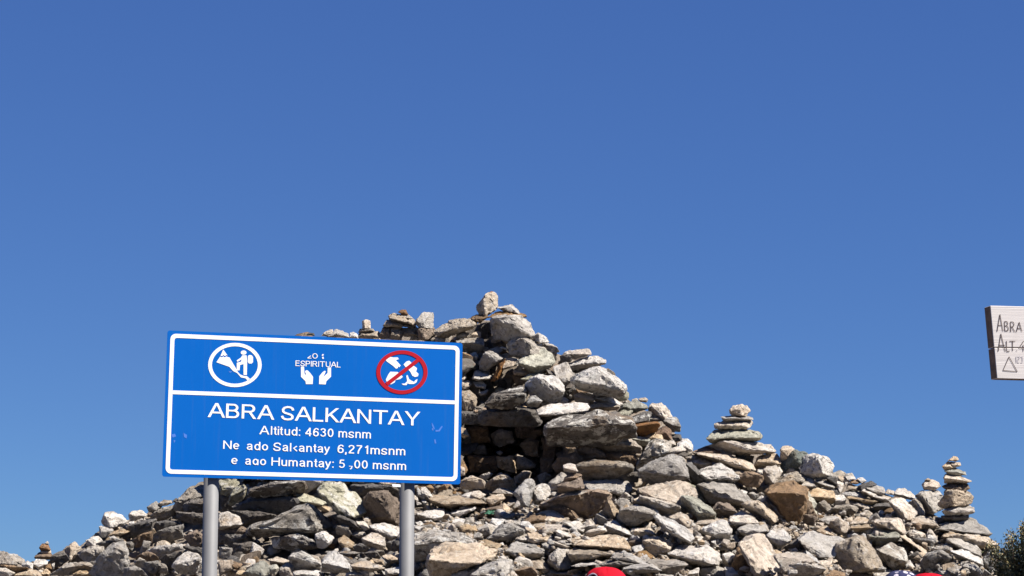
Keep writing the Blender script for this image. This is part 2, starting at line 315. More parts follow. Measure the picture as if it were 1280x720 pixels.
STONES = '''
T 540 360
l 25,440 160,340 300,305 390,305 440,355 400,410 300,430 150,490 60,480 | 100,440 260,385 410,385
g 235,480 270,440 320,430 376,460 360,495 250,510
t 390,460 440,435 490,440 485,495 400,490
g 240,530 330,510 500,500 520,530 515,590 460,640 290,640 | 250,545 400,545 515,570
l 450,190 500,110 560,45 620,50 650,75 662,190 600,240 545,285 470,265 | 540,70 515,160 530,265
r 570,45 590,30 620,40 618,60
b 385,300 450,260 540,250 560,290 480,350 440,340
w 650,190 760,175 800,168 850,210 880,260 780,245 690,220 | 660,200 790,190 860,255
bL 540,300 640,245 740,230 930,260 935,285 700,290
g 580,320 640,290 800,272 920,285 975,350 1020,470 980,495 780,515 640,510 590,450 | 620,300 780,285 850,400 990,480
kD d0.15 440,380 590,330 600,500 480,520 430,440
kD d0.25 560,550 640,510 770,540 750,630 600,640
w 670,600 700,585 750,600 740,615
g 760,570 830,500 930,490 1040,530 1140,610 1120,680 900,705 790,665 | 900,500 980,560 990,660
w 990,490 1060,450 1130,480 1175,540 1090,555 | 1065,460 1080,545
lD d0.15 1090,550 1160,550 1275,640 1200,670 1110,600
T 570 430
y 625,160 740,100 870,45 950,90 975,190 920,260 800,285 700,255 630,200 | 640,190 780,230 940,210
t 50,85 110,80 130,120 90,160 50,155
w 140,90 200,80 225,130 205,160 120,155
n 30,180 150,168 205,215 195,245 110,258 30,255
g 240,170 300,80 400,72 480,140 400,200 310,270 240,250 | 290,90 400,175 440,160
kD d0.2 200,180 400,190 400,290 280,310
rL d-0.05 350,370 380,300 430,210 500,140 470,250 430,340 | 400,350 450,240
tL d-0.05 450,240 500,140 615,150 600,190 480,255
w 160,350 190,265 260,280 350,320 330,350 220,370 | 180,340 230,350 340,340
w 175,380 270,375 300,410 290,450 200,430
l 30,310 90,305 110,340 60,375
l 30,380 120,360 165,400 120,450 60,470
l 40,480 120,460 210,530 215,570 190,640 100,665 40,620
kD d0.15 480,310 560,250 610,300 600,390 520,410
t 570,270 600,240 680,250 715,290 680,315 580,310
bD d0.1 560,310 670,310 690,390 600,410
y 650,350 740,295 900,290 880,320 720,375
w d-0.1 690,410 760,340 870,312 1000,330 1070,400 1080,480 1050,560 960,580 800,530 720,470 | 800,325 860,400 960,480 1070,470
ks d-0.22 380,500 560,440 700,412 715,460 640,505 560,515
ks d-0.28 290,590 380,500 540,490 695,495 665,600 560,645 350,645 | 300,600 400,510 690,510
gs d-0.25 700,590 730,530 800,515 860,570 820,625 720,630 | 710,590 750,540 850,570
l 820,570 900,560 950,600 870,615
wL 970,230 1100,185 1130,210 1115,230 1195,320 1160,380 1080,410 1040,330
k 900,250 980,280 1015,330 950,310
w 1020,560 1080,530 1130,560 1100,600 1040,595
w d-0.2 820,660 960,600 1310,590 1330,640 1180,695 900,718 840,710 | 830,700 1000,705 1310,665
l 230,480 320,455 300,510 240,520
g 190,625 270,620 270,650 200,655
b 180,660 300,660 300,700 180,700
kD d0.0 240,665 560,640 830,660 840,810 560,830 250,815
kD d0.1 30,680 200,680 260,700 260,800 30,800
kD d0.2 200,270 360,300 380,480 260,470 190,400
kD d0.25 60,250 200,250 180,330 70,320
kD d0.2 420,350 560,380 560,460 420,470
kD d0.2 1080,400 1180,390 1210,520 1150,560 1070,560
T 700 430
l 40,95 100,60 290,45 315,90 300,115 130,140 60,110 | 60,105 200,95 305,105
kD 0,120 50,95 130,145 100,185 0,185
w 90,195 200,145 370,115 455,160 445,205 330,200 120,265 90,230 | 110,215 250,190 330,175 440,190
l d0.1 180,290 210,240 290,215 370,225 300,255 200,310
ws d-0.15 120,355 170,310 350,235 420,240 560,340 660,420 640,460 600,510 520,530 360,510 180,430 | 150,370 380,270 600,440 620,470
k 450,255 510,262 540,315 500,305
y 600,490 650,455 685,490 690,540 620,580 540,540
t 140,510 200,480 330,505 345,560 330,590 160,585 | 150,530 330,555
w 350,530 400,512 480,515 600,600 590,625 480,580 350,575 | 360,545 480,560 600,612
kD d0.2 45,420 110,395 170,430 160,490 120,530 60,525
b d0.1 160,440 270,470 300,480 180,500
g 285,630 380,580 470,575 600,620 560,660 380,670 300,660 | 290,635 420,610 590,630
y 560,690 650,600 760,560 860,610 870,650 720,690 600,725 | 640,620 700,650 865,640
l 710,560 770,540 790,570 740,580
l 780,550 850,530 885,555 860,585 800,575
l 890,640 920,600 1020,595 1080,650 1120,720 1125,760 1000,765 900,710 | 910,620 1010,640 1050,750
l 540,540 640,600 600,630 560,590
T 720 510
ks 440,170 560,80 700,25 745,50 730,130 600,160 500,185 | 450,175 600,140 720,120
y 385,70 480,10 580,10 550,70 420,110
t 720,100 770,65 850,80 860,130 800,140 715,135
r 430,205 600,155 800,140 830,170 790,240 650,280 470,260 | 440,210 620,175 820,150
r 820,230 900,170 950,230 950,310 850,320 760,290
t 670,275 760,245 850,240 870,320 740,320
gs 850,130 920,100 1000,90 1050,190 1040,235 970,240 910,190 | 880,130 960,170 1045,190
k 950,260 1050,265 1055,330 980,335
l 930,330 980,320 1000,370 950,385
w 1030,340 1070,300 1130,320 1165,370 1160,430 1090,430 1010,380
l 945,470 960,400 1060,380 1100,420 1050,450
t 185,360 230,320 350,315 450,265 550,320 640,380 650,450 420,445 270,437 210,400 | 190,350 350,340 470,340 640,390
y d0.05 480,290 560,270 740,310 720,380 570,350 | 500,300 720,330
gs 600,600 640,500 760,330 860,310 950,350 950,450 850,510 720,555 640,595 | 650,510 790,370 930,440
b 10,430 50,370 180,370 305,460 295,512 140,522 60,512 | 20,420 60,380 180,385 290,470
bD d0.15 280,440 520,440 620,560 500,590 300,530
g 0,570 180,525 480,540 560,580 560,640 370,665 360,730 60,730 5,660 | 20,580 180,540 550,590
kD 370,660 480,630 620,640 615,740 370,740
g d-0.1 615,620 700,570 900,500 960,475 1050,510 1120,640 1130,695 1000,735 760,765 640,710 | 640,630 900,505 1030,580 1110,695
k 1000,460 1070,430 1120,460 1100,495
l 1080,490 1200,465 1290,500 1250,520 1110,520
k 1090,560 1150,545 1200,590 1275,700 1240,770 1150,740 | 1100,565 1180,620 1270,720
T 1 1 1
ks d-0.2 682,533 700,521 745,512 788,519 795,545 750,557 700,557 686,556 | 684,535 745,522 790,530
T 570 520
tD d0.67 350,180 440,130 560,160 575,260 440,310 360,260
lD d0.67 150,290 290,290 310,380 180,380
l d0.62 400,360 440,345 475,365 440,392
lL d0.47 600,380 660,400 800,480 780,520 620,530
tD d0.62 640,290 720,230 830,250 820,400 700,390
bD d0.62 700,200 830,120 870,170 760,240
tD d0.57 400,410 590,400 600,570 430,530
bD d-0.05 960,490 1060,390 1200,360 1270,430 1230,500 1100,500 1000,560
lD d0.2 220,610 330,560 375,580 290,650
lD d0.1 300,670 450,570 560,630 610,720 500,740 320,730
lD d0.1 40,650 150,600 290,660 290,730 60,730
lD d0.25 580,610 680,550 760,560 720,650 600,670
lD d0.25 800,600 900,560 960,620 860,670
g d0.0 920,670 1060,560 1110,600 1040,730 940,740
t 45,110 110,140 130,195 80,220 45,190
t 45,500 95,520 85,590 45,595
bD d0.62 80,110 310,100 340,260 120,290
bD d0.62 860,230 1000,240 1000,480 880,480
bD d0.62 120,400 400,400 420,560 140,570
bD d0.62 600,100 820,100 720,220 600,210
bD d0.52 840,420 980,420 960,560 840,560
T 860 500
r 55,510 160,465 270,480 345,535 220,548 90,540
l 60,530 280,530 420,550 600,620 670,700 560,710 380,670 220,590 | 100,540 330,575 540,640 600,690
t 670,640 700,580 760,545 900,540 935,640 800,690 680,690 | 690,620 820,600 930,640
t 920,500 950,465 1020,460 1065,490 1050,540 990,620 930,600 | 930,500 1000,570 1050,510
n d0.05 930,620 1060,500 1190,540 1180,600 1110,720 940,730 | 1050,510 1060,600 1130,640
kD d0.1 400,560 660,560 640,660 560,640
T 980 560
ws 150,190 200,90 300,60 440,95 480,160 475,285 300,295 190,255 | 340,100 390,250
w 290,70 320,55 350,70 340,100
g 0,265 145,235 220,285 200,340 140,358 0,310 | 0,280 110,310 200,330
l 150,370 265,285 325,370 300,420 200,402 | 170,370 250,390 310,380
w 305,325 440,330 510,390 470,412 340,382 | 310,335 400,370 500,395
g 290,290 420,275 430,310 320,325
k 420,300 520,285 545,330 530,388 450,352 | 430,300 520,300 530,370
w 520,290 610,330 600,390 560,450 530,390
w 610,260 680,250 720,310 640,325
t 540,280 620,280 660,340 580,335
b 650,330 740,310 770,350 700,362
w 730,300 790,295 830,330 780,355
k 735,380 870,325 930,365 860,372 780,418
t 640,360 740,380 770,430 620,410
w 820,400 880,365 990,390 1010,450 930,490 | 830,405 930,440 1000,450
l 760,440 830,410 1000,460 1090,490 1020,545 900,515 | 790,430 900,490 1020,510
k 475,410 530,395 560,470 500,465
t 215,470 330,400 490,430 510,540 430,572 340,525 | 230,480 400,510 500,500
w 510,470 600,470 620,520 600,575 510,580 | 515,520 560,530 610,520
w 570,460 650,420 760,440 810,500 640,495
t 630,490 700,480 940,520 930,552 850,575 700,525 | 640,500 850,550 930,535
l 640,520 760,520 870,580 840,605 680,585
g 480,620 540,580 640,565 735,590 700,655 560,670 | 490,600 640,575 690,620
g 340,560 400,520 490,620 470,655 400,645 | 350,550 400,560 440,640
l 790,640 840,620 880,660 850,705 770,685
k 890,580 960,550 1100,555 1105,610 1000,635 910,625 | 900,585 1000,575 1100,590
w d-0.05 1030,525 1180,493 1260,570 1335,650 1290,725 1180,705 1110,615 | 1050,530 1160,600 1230,710
w 1105,440 1140,410 1210,405 1315,480 1290,520 1200,502 1120,480 | 1110,460 1190,470 1290,505
l 1010,450 1040,410 1100,430 1105,480
w d-0.05 940,640 980,615 1010,650 980,668
k 880,670 930,650 1035,680 1000,705 890,705
y 200,440 240,420 330,560 290,620 230,600 215,500
T 800 560
l 540,120 640,95 720,150 640,222 560,202 | 550,150 640,170 700,150
ws 590,240 680,180 790,155 900,210 1000,300 900,352 650,357 600,320 | 600,260 690,310 900,320 990,300
t 860,200 1000,205 1060,240 980,302 900,245
b 970,320 1050,240 1160,250 1240,300 1180,390 1060,385 | 990,300 1060,250 1200,270
y 400,480 440,330 540,370 620,440 660,540 640,600 500,560
t 0,400 180,365 440,330 540,400 560,500 440,590 240,580 100,500 0,455 | 0,430 140,490 240,560 420,560
g d-0.05 580,370 700,355 940,355 1060,480 1130,550 1000,572 720,558 620,420 | 600,375 760,480 880,485 1020,530
y d-0.1 405,500 440,470 560,490 660,560 750,670 740,720 590,725 480,620 420,580 | 430,490 570,650 745,660
l 0,480 30,480 150,540 280,600 370,570 400,620 280,680 100,610 0,600 | 5,485 150,560 280,605 390,580
b 720,620 780,550 880,560 970,640 900,725 770,715 | 730,610 800,560 960,640
l 660,540 700,530 730,590 690,605
T 860 580
l 750,150 780,30 880,20 945,90 880,200 800,218 | 760,60 850,70 850,190
w d-0.05 880,40 920,28 950,80 900,115
b d-0.05 760,285 850,220 1040,180 1200,250 1190,330 1190,480 1100,600 1000,560 900,430 | 780,290 1060,290 1170,310
bD 980,500 1060,320 1190,350 1285,530 1200,610 1020,615
l 530,410 700,367 760,380 890,520 860,592 700,505 600,465 | 560,400 710,390 740,470 860,580
t 740,370 790,315 900,370 985,470 970,545 900,515 | 770,370 890,440 950,530
k 160,230 300,280 280,380 200,365
kD d0.2 520,220 650,260 600,340 530,320
gD d0.1 600,300 650,280 720,340 660,372
kD d0.2 680,220 820,200 780,330 700,300
g 850,190 1000,95 1100,72 1185,130 1160,190 1000,170 880,215 | 880,190 1010,120 1150,170
l 700,50 750,60 740,110 680,95
w 550,340 600,350 650,380 620,400
n 330,370 400,340 420,400 360,405
n 390,330 540,365 500,412 420,402
l 410,560 470,500 560,470 650,520 710,600 620,625 480,640 | 420,570 500,600 700,590
T 980 640
y 200,-20 280,-40 330,0 320,60 240,80
bD 100,0 220,20 330,60 300,130 120,140
T 1120 560
g 140,540 200,500 260,560 285,640 270,682 180,672 | 190,520 230,580 275,660
T 1120 630
g 400,215 460,195 650,150 720,140 700,180 500,230
l 460,340 520,280 640,295 900,312 1018,405 960,415 850,445 700,365 | 480,330 640,310 850,410 1000,410
kD 840,440 960,400 1040,430 960,520 860,540
w 510,360 640,335 780,390 845,460 840,525 700,480 560,445 | 520,365 640,440 830,510
l 380,460 500,390 560,420 560,500 460,475 | 390,450 500,440 555,470
w d-0.05 550,470 700,465 850,540 862,612 780,605 640,570 | 560,480 700,550 855,600
gs 250,600 300,500 440,462 560,530 500,610 420,665 280,660 | 280,520 440,480 545,545
ks 860,560 930,470 1025,455 1010,560 960,710 870,640 | 880,560 980,470 960,690
g 660,660 700,590 800,600 870,690 820,730 680,730 | 670,620 780,640 860,700
w 420,650 500,640 565,690 540,730 430,710
l 500,600 580,590 660,640 650,730 560,670
l 150,150 260,120 380,160 418,225 320,255 180,245 | 160,190 280,210 410,215
l 100,290 150,250 300,300 260,332 140,330
w 285,360 330,238 412,330 410,382 320,392
kD 150,330 280,350 390,390 320,470 210,400
t d-0.05 35,310 75,310 310,470 270,497 190,440 | 50,330 200,420 280,490
t 20,380 60,370 150,440 110,500
k 120,520 210,473 265,530 250,585 140,575 | 130,520 215,485 255,530
w 110,570 140,560 185,630 150,655
t 190,600 250,595 235,655 195,650
r 390,130 460,150 445,190 395,180
kD 400,140 580,140 700,130 560,190 420,220
t 0,670 140,660 300,680 280,730 0,730
l 880,720 1000,700 1100,730 990,760
kD d0.1 1000,520 1150,460 1200,560 1060,690 980,690
g 1010,560 1100,590 1200,700 1000,740
T 1020 630
l 580,175 700,138 850,150 905,275 850,305 740,230 620,230 | 590,190 740,180 870,290
y 520,320 600,240 740,223 842,290 830,350 740,402 620,402 | 530,320 700,350 830,330
gs d-0.05 605,460 760,385 880,450 915,565 860,665 760,655 640,545 | 620,465 800,545 900,560
l d-0.1 150,640 200,400 460,318 520,380 640,520 690,645 420,695 190,700 | 210,410 415,345 480,490 520,640
l d-0.2 300,540 350,500 540,493 520,560 370,608 | 305,545 390,575 520,510
w d-0.2 420,600 560,590 695,640 680,685 440,670 | 425,630 560,660 690,650
w 580,690 700,658 765,665 720,730 580,730
b 290,705 430,658 560,715 540,730 290,730
b 85,700 140,650 290,690 280,730 80,730
t d-0.05 140,180 240,142 320,200 347,272 250,305 160,265 | 150,175 235,155 260,280
w 30,160 100,120 240,130 150,210
t d-0.05 350,220 520,203 552,247 400,280 | 355,240 540,235
l 300,150 360,125 372,182 310,185
l 340,190 420,120 525,150 500,203 | 345,195 500,190
kD d0.1 370,300 560,240 540,350 300,360
g d-0.05 160,40 300,8 420,40 390,92 230,102 | 170,45 330,25 390,70
w 60,10 130,0 178,80 120,92
l 440,100 500,60 562,90 530,142
t 0,250 110,212 195,320 60,325 | 10,270 110,280 180,315
T 900 630
w 770,345 930,268 1100,320 1255,370 1150,430 1130,545 990,548 880,450 | 780,360 890,470 990,530 1130,530
kD 630,440 770,355 850,430 850,482 740,495
w d-0.05 460,310 560,218 620,238 705,330 690,382 620,435 540,402 480,345 | 470,320 600,420 690,370
t 190,400 280,330 440,308 530,480 620,600 680,705 480,730 360,720 350,640 270,540 | 200,410 300,540 360,680 500,715
bD d0.05 110,620 180,430 280,540 360,670 330,730 200,700
w 80,190 180,98 300,88 375,180 300,232 180,222 | 90,200 200,200 350,190
w 170,250 280,198 440,178 485,280 340,325 240,325 | 180,260 300,310 470,270
t 540,510 700,488 860,500 945,572 860,592 720,602 745,680 640,695 | 550,520 650,680 720,610 930,580
l 705,605 860,588 1000,620 1060,650 960,715 720,730 | 710,600 860,600 1040,650
w 860,460 960,540 1010,600 900,522
l 1000,570 1130,550 1100,632 1050,645
w 20,500 100,478 157,520 110,625 40,602 | 30,510 80,590 150,525
w 45,625 130,640 205,715 60,730
t 590,190 680,240 722,282 660,285 600,225
t 930,230 990,220 1060,280 980,290
T 780 630
w d-0.05 310,130 340,98 500,170 640,250 697,340 660,382 560,350 420,272 350,200 | 320,140 440,250 540,310 660,372
l d-0.05 90,290 150,248 260,243 312,300 250,338 130,348 | 100,270 250,275 300,305
l 190,370 260,328 400,350 485,400 440,475 300,525 220,475 | 195,370 340,365 460,450
w 750,265 870,200 920,168 1010,163 1077,260 1060,332 960,352 860,342 780,312 | 760,260 890,215 910,300 1060,290
t d-0.05 720,200 760,163 1000,153 900,190 780,217
w 720,320 780,323 837,380 800,412 740,392
w 870,370 920,353 915,402
g 1030,400 1060,320 1130,308 1162,370 1100,425 | 1040,390 1140,380
t 900,400 1010,398 960,442
l 440,500 560,418 720,398 830,420 945,490 962,572 900,608 760,615 560,542 | 450,500 570,535 720,500 810,530 900,600
g 230,575 320,553 520,558 632,607 500,685 380,695 | 240,590 370,650 625,612
w 760,720 790,650 880,613 1008,650 1000,725 | 775,650 900,630 910,715
w 600,720 630,680 745,638 742,720 | 610,700 740,690
w 270,712 350,693 495,712 480,725
g 0,640 120,600 260,600 375,662 200,695 0,690 | 0,650 260,620 370,665
kD d0.2 90,350 200,400 230,510 130,490
w 0,488 80,498 200,580 240,605 120,608 0,600 | 0,520 100,590 230,605
t 0,350 40,380 62,440 0,465
t 450,130 560,78 640,120 668,180 640,240 560,195 | 460,140 560,150 640,230
T 660 630
t 480,405 600,340 820,297 940,330 1023,430 1010,472 880,475 820,432 720,435 640,462 | 490,410 700,415 850,410 1015,450
l 400,480 500,438 740,480 890,490 800,552 560,558 440,592 | 410,500 560,540 850,500
w 440,620 560,578 820,558 860,580 700,612 480,632
g 700,605 900,553 1065,600 960,645 800,645 | 710,610 900,575 1060,605
l 820,548 900,488 1030,508 1185,600 1080,605 900,560 | 825,540 990,530 1150,600
w d-0.05 200,620 230,500 300,448 400,458 437,560 430,645 300,662 | 205,540 285,470 310,645
l 130,380 180,368 252,420 230,455 150,432
l 240,370 300,363 422,420 380,453 280,443 | 245,375 390,425
g 0,390 100,398 172,470 150,535 40,525 0,500 | 0,420 80,450 160,500
t 60,580 130,538 190,600 217,660 160,695 90,645
t 230,670 400,653 562,690 540,725 230,700
t 90,260 180,208 350,203 412,262 300,283 160,295
t 0,170 130,78 240,58 350,110 382,190 220,193 60,205 | 0,180 200,150 370,180
t 300,130 320,85 375,72 412,130 380,168 330,160
b 180,50 280,28 430,23 500,90 542,155 440,167 400,110 260,70 | 190,50 330,35 430,60 490,150
w 360,190 510,168 582,230 545,293 450,243 | 370,195 450,240 545,270
w 270,290 310,253 432,300 430,343 340,333 | 275,270 350,315 430,330
w 430,290 490,263 532,310 500,333
lD 530,320 640,248 770,240 790,275 680,322 570,357
w 770,200 860,163 1000,270 1047,322 900,292 780,282 | 780,210 880,270 1040,315
l 410,370 480,333 562,360 480,402
t 480,400 560,368 602,390 540,425
t 570,230 600,198 702,208 640,253
bD d0.2 1010,380 1150,350 1180,480 1100,520 1020,450
w 0,215 60,225 90,275 40,290 0,280
w 290,340 380,335 440,400 380,410
t 420,350 500,320 530,340 440,370
t 0,290 100,285 220,320 210,370 60,390 0,370
T 660 570
b 130,500 300,408 480,375 660,345 800,368 830,430 740,570 600,625 540,600 480,520 300,510 150,540 | 140,490 300,415 480,385 660,355 810,385
wL d0.05 545,250 880,235 990,260 1047,330 960,392 870,375 720,352 600,340
g 860,470 930,418 1010,440 1015,505 930,525
t d-0.05 740,560 800,440 830,460 920,560 900,622 830,625 | 800,450 860,600
w 670,600 720,568 812,640 760,695 700,662 | 680,580 740,610 800,640
g d-0.05 890,620 940,518 1080,498 1285,540 1240,625 1080,695 960,692 | 930,540 1080,520 1120,560 1250,580
l 1050,470 1140,398 1300,480 1290,525 1180,522 | 1060,440 1180,470 1290,500
g d0.1 500,280 650,300 600,350 560,350
T 520 600
t 130,190 180,153 380,150 520,165 705,232 600,262 460,235 300,272 200,250 | 150,200 280,245 460,218 690,232
t 545,165 570,113 640,108 697,150 660,188 590,192 | 550,150 620,125 630,185
t 700,190 770,148 860,143 897,182 820,232 740,275 | 710,195 750,250 880,190
l 760,130 840,75 970,122 960,162 880,152 | 770,130 840,90 965,140
w 5,80 20,65 97,170 90,192 10,167
w 45,80 100,72 177,170 140,195
w 0,200 65,240 10,255
w 50,200 90,193 122,235 80,243
w 15,330 160,300 270,278 282,360 250,402 60,393 | 20,345 160,385 275,370
w 350,330 560,253 602,280 500,342 420,385 380,372 | 360,335 440,370 595,285
t 260,340 320,318 382,370 280,393
w 330,440 400,383 492,395 470,443 | 340,430 470,430
g 485,430 500,378 582,373 577,435
b 670,300 760,270 860,248 882,320 780,323 | 680,300 780,280 870,300
g 840,360 880,328 992,340 980,383 880,392
t 440,470 500,438 592,460 612,510 540,523 460,513
w 620,490 720,438 832,470 760,555 660,563 | 630,500 720,460 750,545
w 760,380 900,400 830,470 740,430
g d-0.05 710,600 850,448 950,438 1082,500 1060,572 960,603 860,603 | 720,590 870,470 950,450 1070,500
w 880,400 1040,408 1092,460 920,443
b 1070,420 1160,358 1290,330 1300,440 1190,463 | 1080,420 1180,380 1290,400
w 350,590 480,560 602,600 600,637 480,635
gs d-0.05 -10,520 200,498 400,518 590,595 560,632 360,625 200,720 90,800 -10,810 | -10,640 200,590 380,590 560,625
T 520 630
t d-0.05 120,540 190,440 300,398 480,388 640,398 800,440 800,520 640,600 430,655 380,670 300,725 170,715 130,620 | 125,550 280,575 400,650 640,590
t 620,370 700,353 855,400 820,452 740,422
w d-0.1 550,720 700,600 840,558 960,560 940,650 900,730 | 560,705 800,590 850,640 890,725
w 330,725 480,618 620,600 720,600 560,725
g 890,480 1000,378 1120,398 1270,460 1240,523 1150,553 1010,543 | 895,470 1010,520 1240,490
t 1010,600 1100,558 1260,560 1270,645 1120,645
b d-0.05 970,700 1060,640 1160,628 1215,690 1200,730 | 1000,670 1150,635 1210,690
k 50,700 110,620 210,700 180,730 60,730
t 1090,230 1200,238 1180,303 1100,293
l 1000,340 1100,298 1240,330 1200,383 1050,373
t 1180,200 1290,190 1300,260 1200,250
w 940,560 980,620 960,700 930,690
T 420 630
w 340,220 480,188 600,220 665,270 640,335 560,375 530,300 440,272 | 350,240 480,260 545,320 650,330
w 200,170 290,168 337,247 290,263
k 0,120 80,113 190,180 262,250 170,245 60,220 | 10,125 150,175 250,250
g 0,230 120,198 162,280 120,333 0,295 | 10,220 120,240 150,300
g 155,310 200,258 280,253 302,310 240,343
t 20,360 80,313 182,390 160,475 90,455 | 25,380 90,440 170,430
l 260,340 360,288 488,330 490,420 460,483 380,443 300,412 | 270,350 350,380 480,420
kD 165,430 240,388 335,450 260,493
t 460,520 560,508 655,570 560,592 480,563
l 150,610 300,568 485,640 350,683 200,663 | 155,620 330,650 480,645
t 360,540 470,558 482,610 400,603
w 490,650 640,628 665,680 500,725
w 230,640 330,648 335,715 250,705
w 100,690 200,663 290,725 90,730
g 20,480 130,468 245,490 120,523 60,513
kD d0.15 220,490 400,470 450,540 320,570 230,550
kD d0.1 480,400 640,340 660,500 560,500
T 400 590
b 440,460 440,280 520,208 690,208 762,290 822,360 800,545 720,505 640,475 | 500,215 680,220 640,330 700,450
ys d-0.1 0,180 60,108 200,103 340,200 505,370 440,422 380,467 200,445 100,340 | 10,210 110,300 200,370 330,440
t 430,470 480,443 502,490 470,513
kD 300,130 520,120 760,140 800,210 500,210 380,230
kD 700,150 820,180 820,290 780,290
kD d0.1 100,440 200,430 440,470 440,580 200,520
T 300 630
ws 490,560 520,500 620,468 740,540 812,590 800,665 640,665 540,655 | 500,530 615,480 720,560 805,600
w 810,570 880,488 960,463 1040,530 1112,620 1100,685 980,655 830,665 | 820,590 920,600 1080,640
t 280,555 380,528 492,570 440,613 340,593 | 290,565 420,585
y d-0.05 45,690 140,598 230,568 302,620 280,705 200,745 80,730 | 60,680 150,640 260,720
l 390,650 470,578 542,620 520,725 400,725
y 290,620 360,598 392,640 350,705 300,695
w 530,680 620,658 805,668 780,725 540,725
wL d-0.1 95,500 130,378 180,400 237,460 220,515 150,523
ks 330,350 500,308 620,298 740,370 770,432 560,475 350,435 | 480,320 620,330 660,400 760,425
w d-0.05 755,310 840,260 943,340 900,402 840,448 770,432 | 765,330 830,300 890,390
l d0.0 60,640 140,580 120,600 60,660
T 260 590
gs d-0.1 410,600 480,530 700,448 880,358 1000,325 1120,398 1235,545 1100,595 980,605 760,625 500,645 | 440,560 980,345 1050,470 1090,580
kD 240,350 480,248 700,228 900,258 985,330 880,385 740,435 500,415 300,390
ks d-0.1 415,210 460,158 640,108 940,88 995,160 960,222 800,233 560,253 450,250 | 425,190 600,125 940,95
y 870,210 950,205 1080,268 1195,300 1140,333 1020,323 920,275
ys 110,90 200,70 340,85 280,150 200,235 120,215
ys d-0.05 220,240 270,158 350,128 388,165 360,250 270,345 210,325 | 230,240 300,200 370,170
w d-0.1 110,430 190,388 300,440 345,520 300,550 180,580 110,580 | 120,540 200,545 340,520
bD 100,580 340,540 430,590 400,690 110,720
kD d0.1 200,380 500,400 700,450 480,540 350,540
kD d0.1 120,230 220,250 260,380 120,390
T 260 630
kD 100,300 420,290 440,400 260,440 110,380
gD 110,430 240,440 230,540 110,540
kD 260,400 440,380 480,480 320,520 240,500
T 150 630
t 980,570 1130,558 1142,655 1000,715
b 1100,560 1232,600 1180,663 1140,645
w d-0.1 525,620 560,568 680,468 800,520 825,600 760,695 640,695 560,685 | 540,600 690,610 800,540
gD 380,690 410,598 460,608 485,700
gD d-0.05 190,480 240,368 310,378 290,450 240,513
bD 150,420 180,338 300,288 320,330 200,430
gD 300,330 420,278 640,198 630,320 500,390 380,410
gD 270,470 400,418 620,398 650,460 500,570 380,550
bD 640,320 760,258 845,330 840,460 700,440
gD 140,610 190,528 262,580 250,645
bD 160,520 280,470 400,570 300,600
gD 240,580 380,570 420,650 330,700 250,650
kD 400,550 560,540 640,460 560,620 430,640
gD 40,640 160,620 250,690 180,730 40,730
kD 620,420 840,440 830,560 700,480
T 120 590
g 790,340 860,238 960,138 1090,88 1230,110 1240,260 1100,285 900,335 810,390
kD 860,330 950,278 1090,268 1240,290 1240,410 1080,400 900,400
gD 540,440 680,350 790,330 830,400 700,480 560,505
kD 800,400 960,400 1200,420 1200,520 980,520 820,470
w 330,430 370,388 460,383 512,430 400,485 340,493 | 340,420 400,440 500,440
g 510,350 600,293 662,340 640,372 560,412 520,393 | 520,350 570,340 600,380
l 620,320 680,278 750,283 772,310 690,335 640,340
k 762,290 800,258 825,270 790,308
w 665,410 735,382 785,405 720,420
t 440,485 480,473 527,495 480,503
w 55,500 100,408 170,393 250,430 335,490 270,543 150,555 70,533 | 80,430 140,450 150,545
w 35,550 60,538 172,580 150,622 80,655 40,645
t 160,600 260,568 342,590 230,643 120,645
w 130,650 180,638 252,680 200,698
w 330,500 380,488 392,540 330,525
kD 250,560 440,500 600,470 560,580 350,640 240,660
bD 380,680 450,620 560,590 560,700 400,760
kD 560,500 800,480 880,560 700,640 560,600
T 0 630
w 865,400 905,328 990,323 1048,390 980,428 870,418 | 870,360 930,350 950,420
gD 780,520 850,460 900,425 1035,430 1040,560 900,605
gD d-0.05 610,640 700,588 880,588 965,640 800,680 640,725 510,705
gD 890,690 1000,558 1120,398 1240,378 1285,500 1280,720 1000,725
t 730,700 800,658 870,668 925,725 740,730
t 640,460 690,420 750,378 812,440 730,525 710,572 650,505 | 700,420 720,470 700,560
kD 465,605 560,508 640,460 695,560 600,625
l -20,480 60,473 120,520 180,600 100,640 -20,610 | -20,590 60,590 160,600
l 90,500 180,508 248,560 240,620 120,575 | 100,550 230,600
w 210,600 270,568 332,600 320,655 230,645
bD -10,610 130,618 300,645 150,695
w -10,640 60,638 150,690 100,725 -10,725
t 130,720 200,668 280,643 392,670 418,725 | 150,710 300,690 400,720
w 328,610 360,553 485,563 470,612 390,655 | 330,600 390,630 470,600
b 420,630 500,598 520,650 460,665
w 515,600 547,588 542,650 518,655
t 410,690 460,643 502,680 490,725 420,725
kD d0.1 960,400 1060,380 1130,350 1240,360 1200,420 1000,450
'''
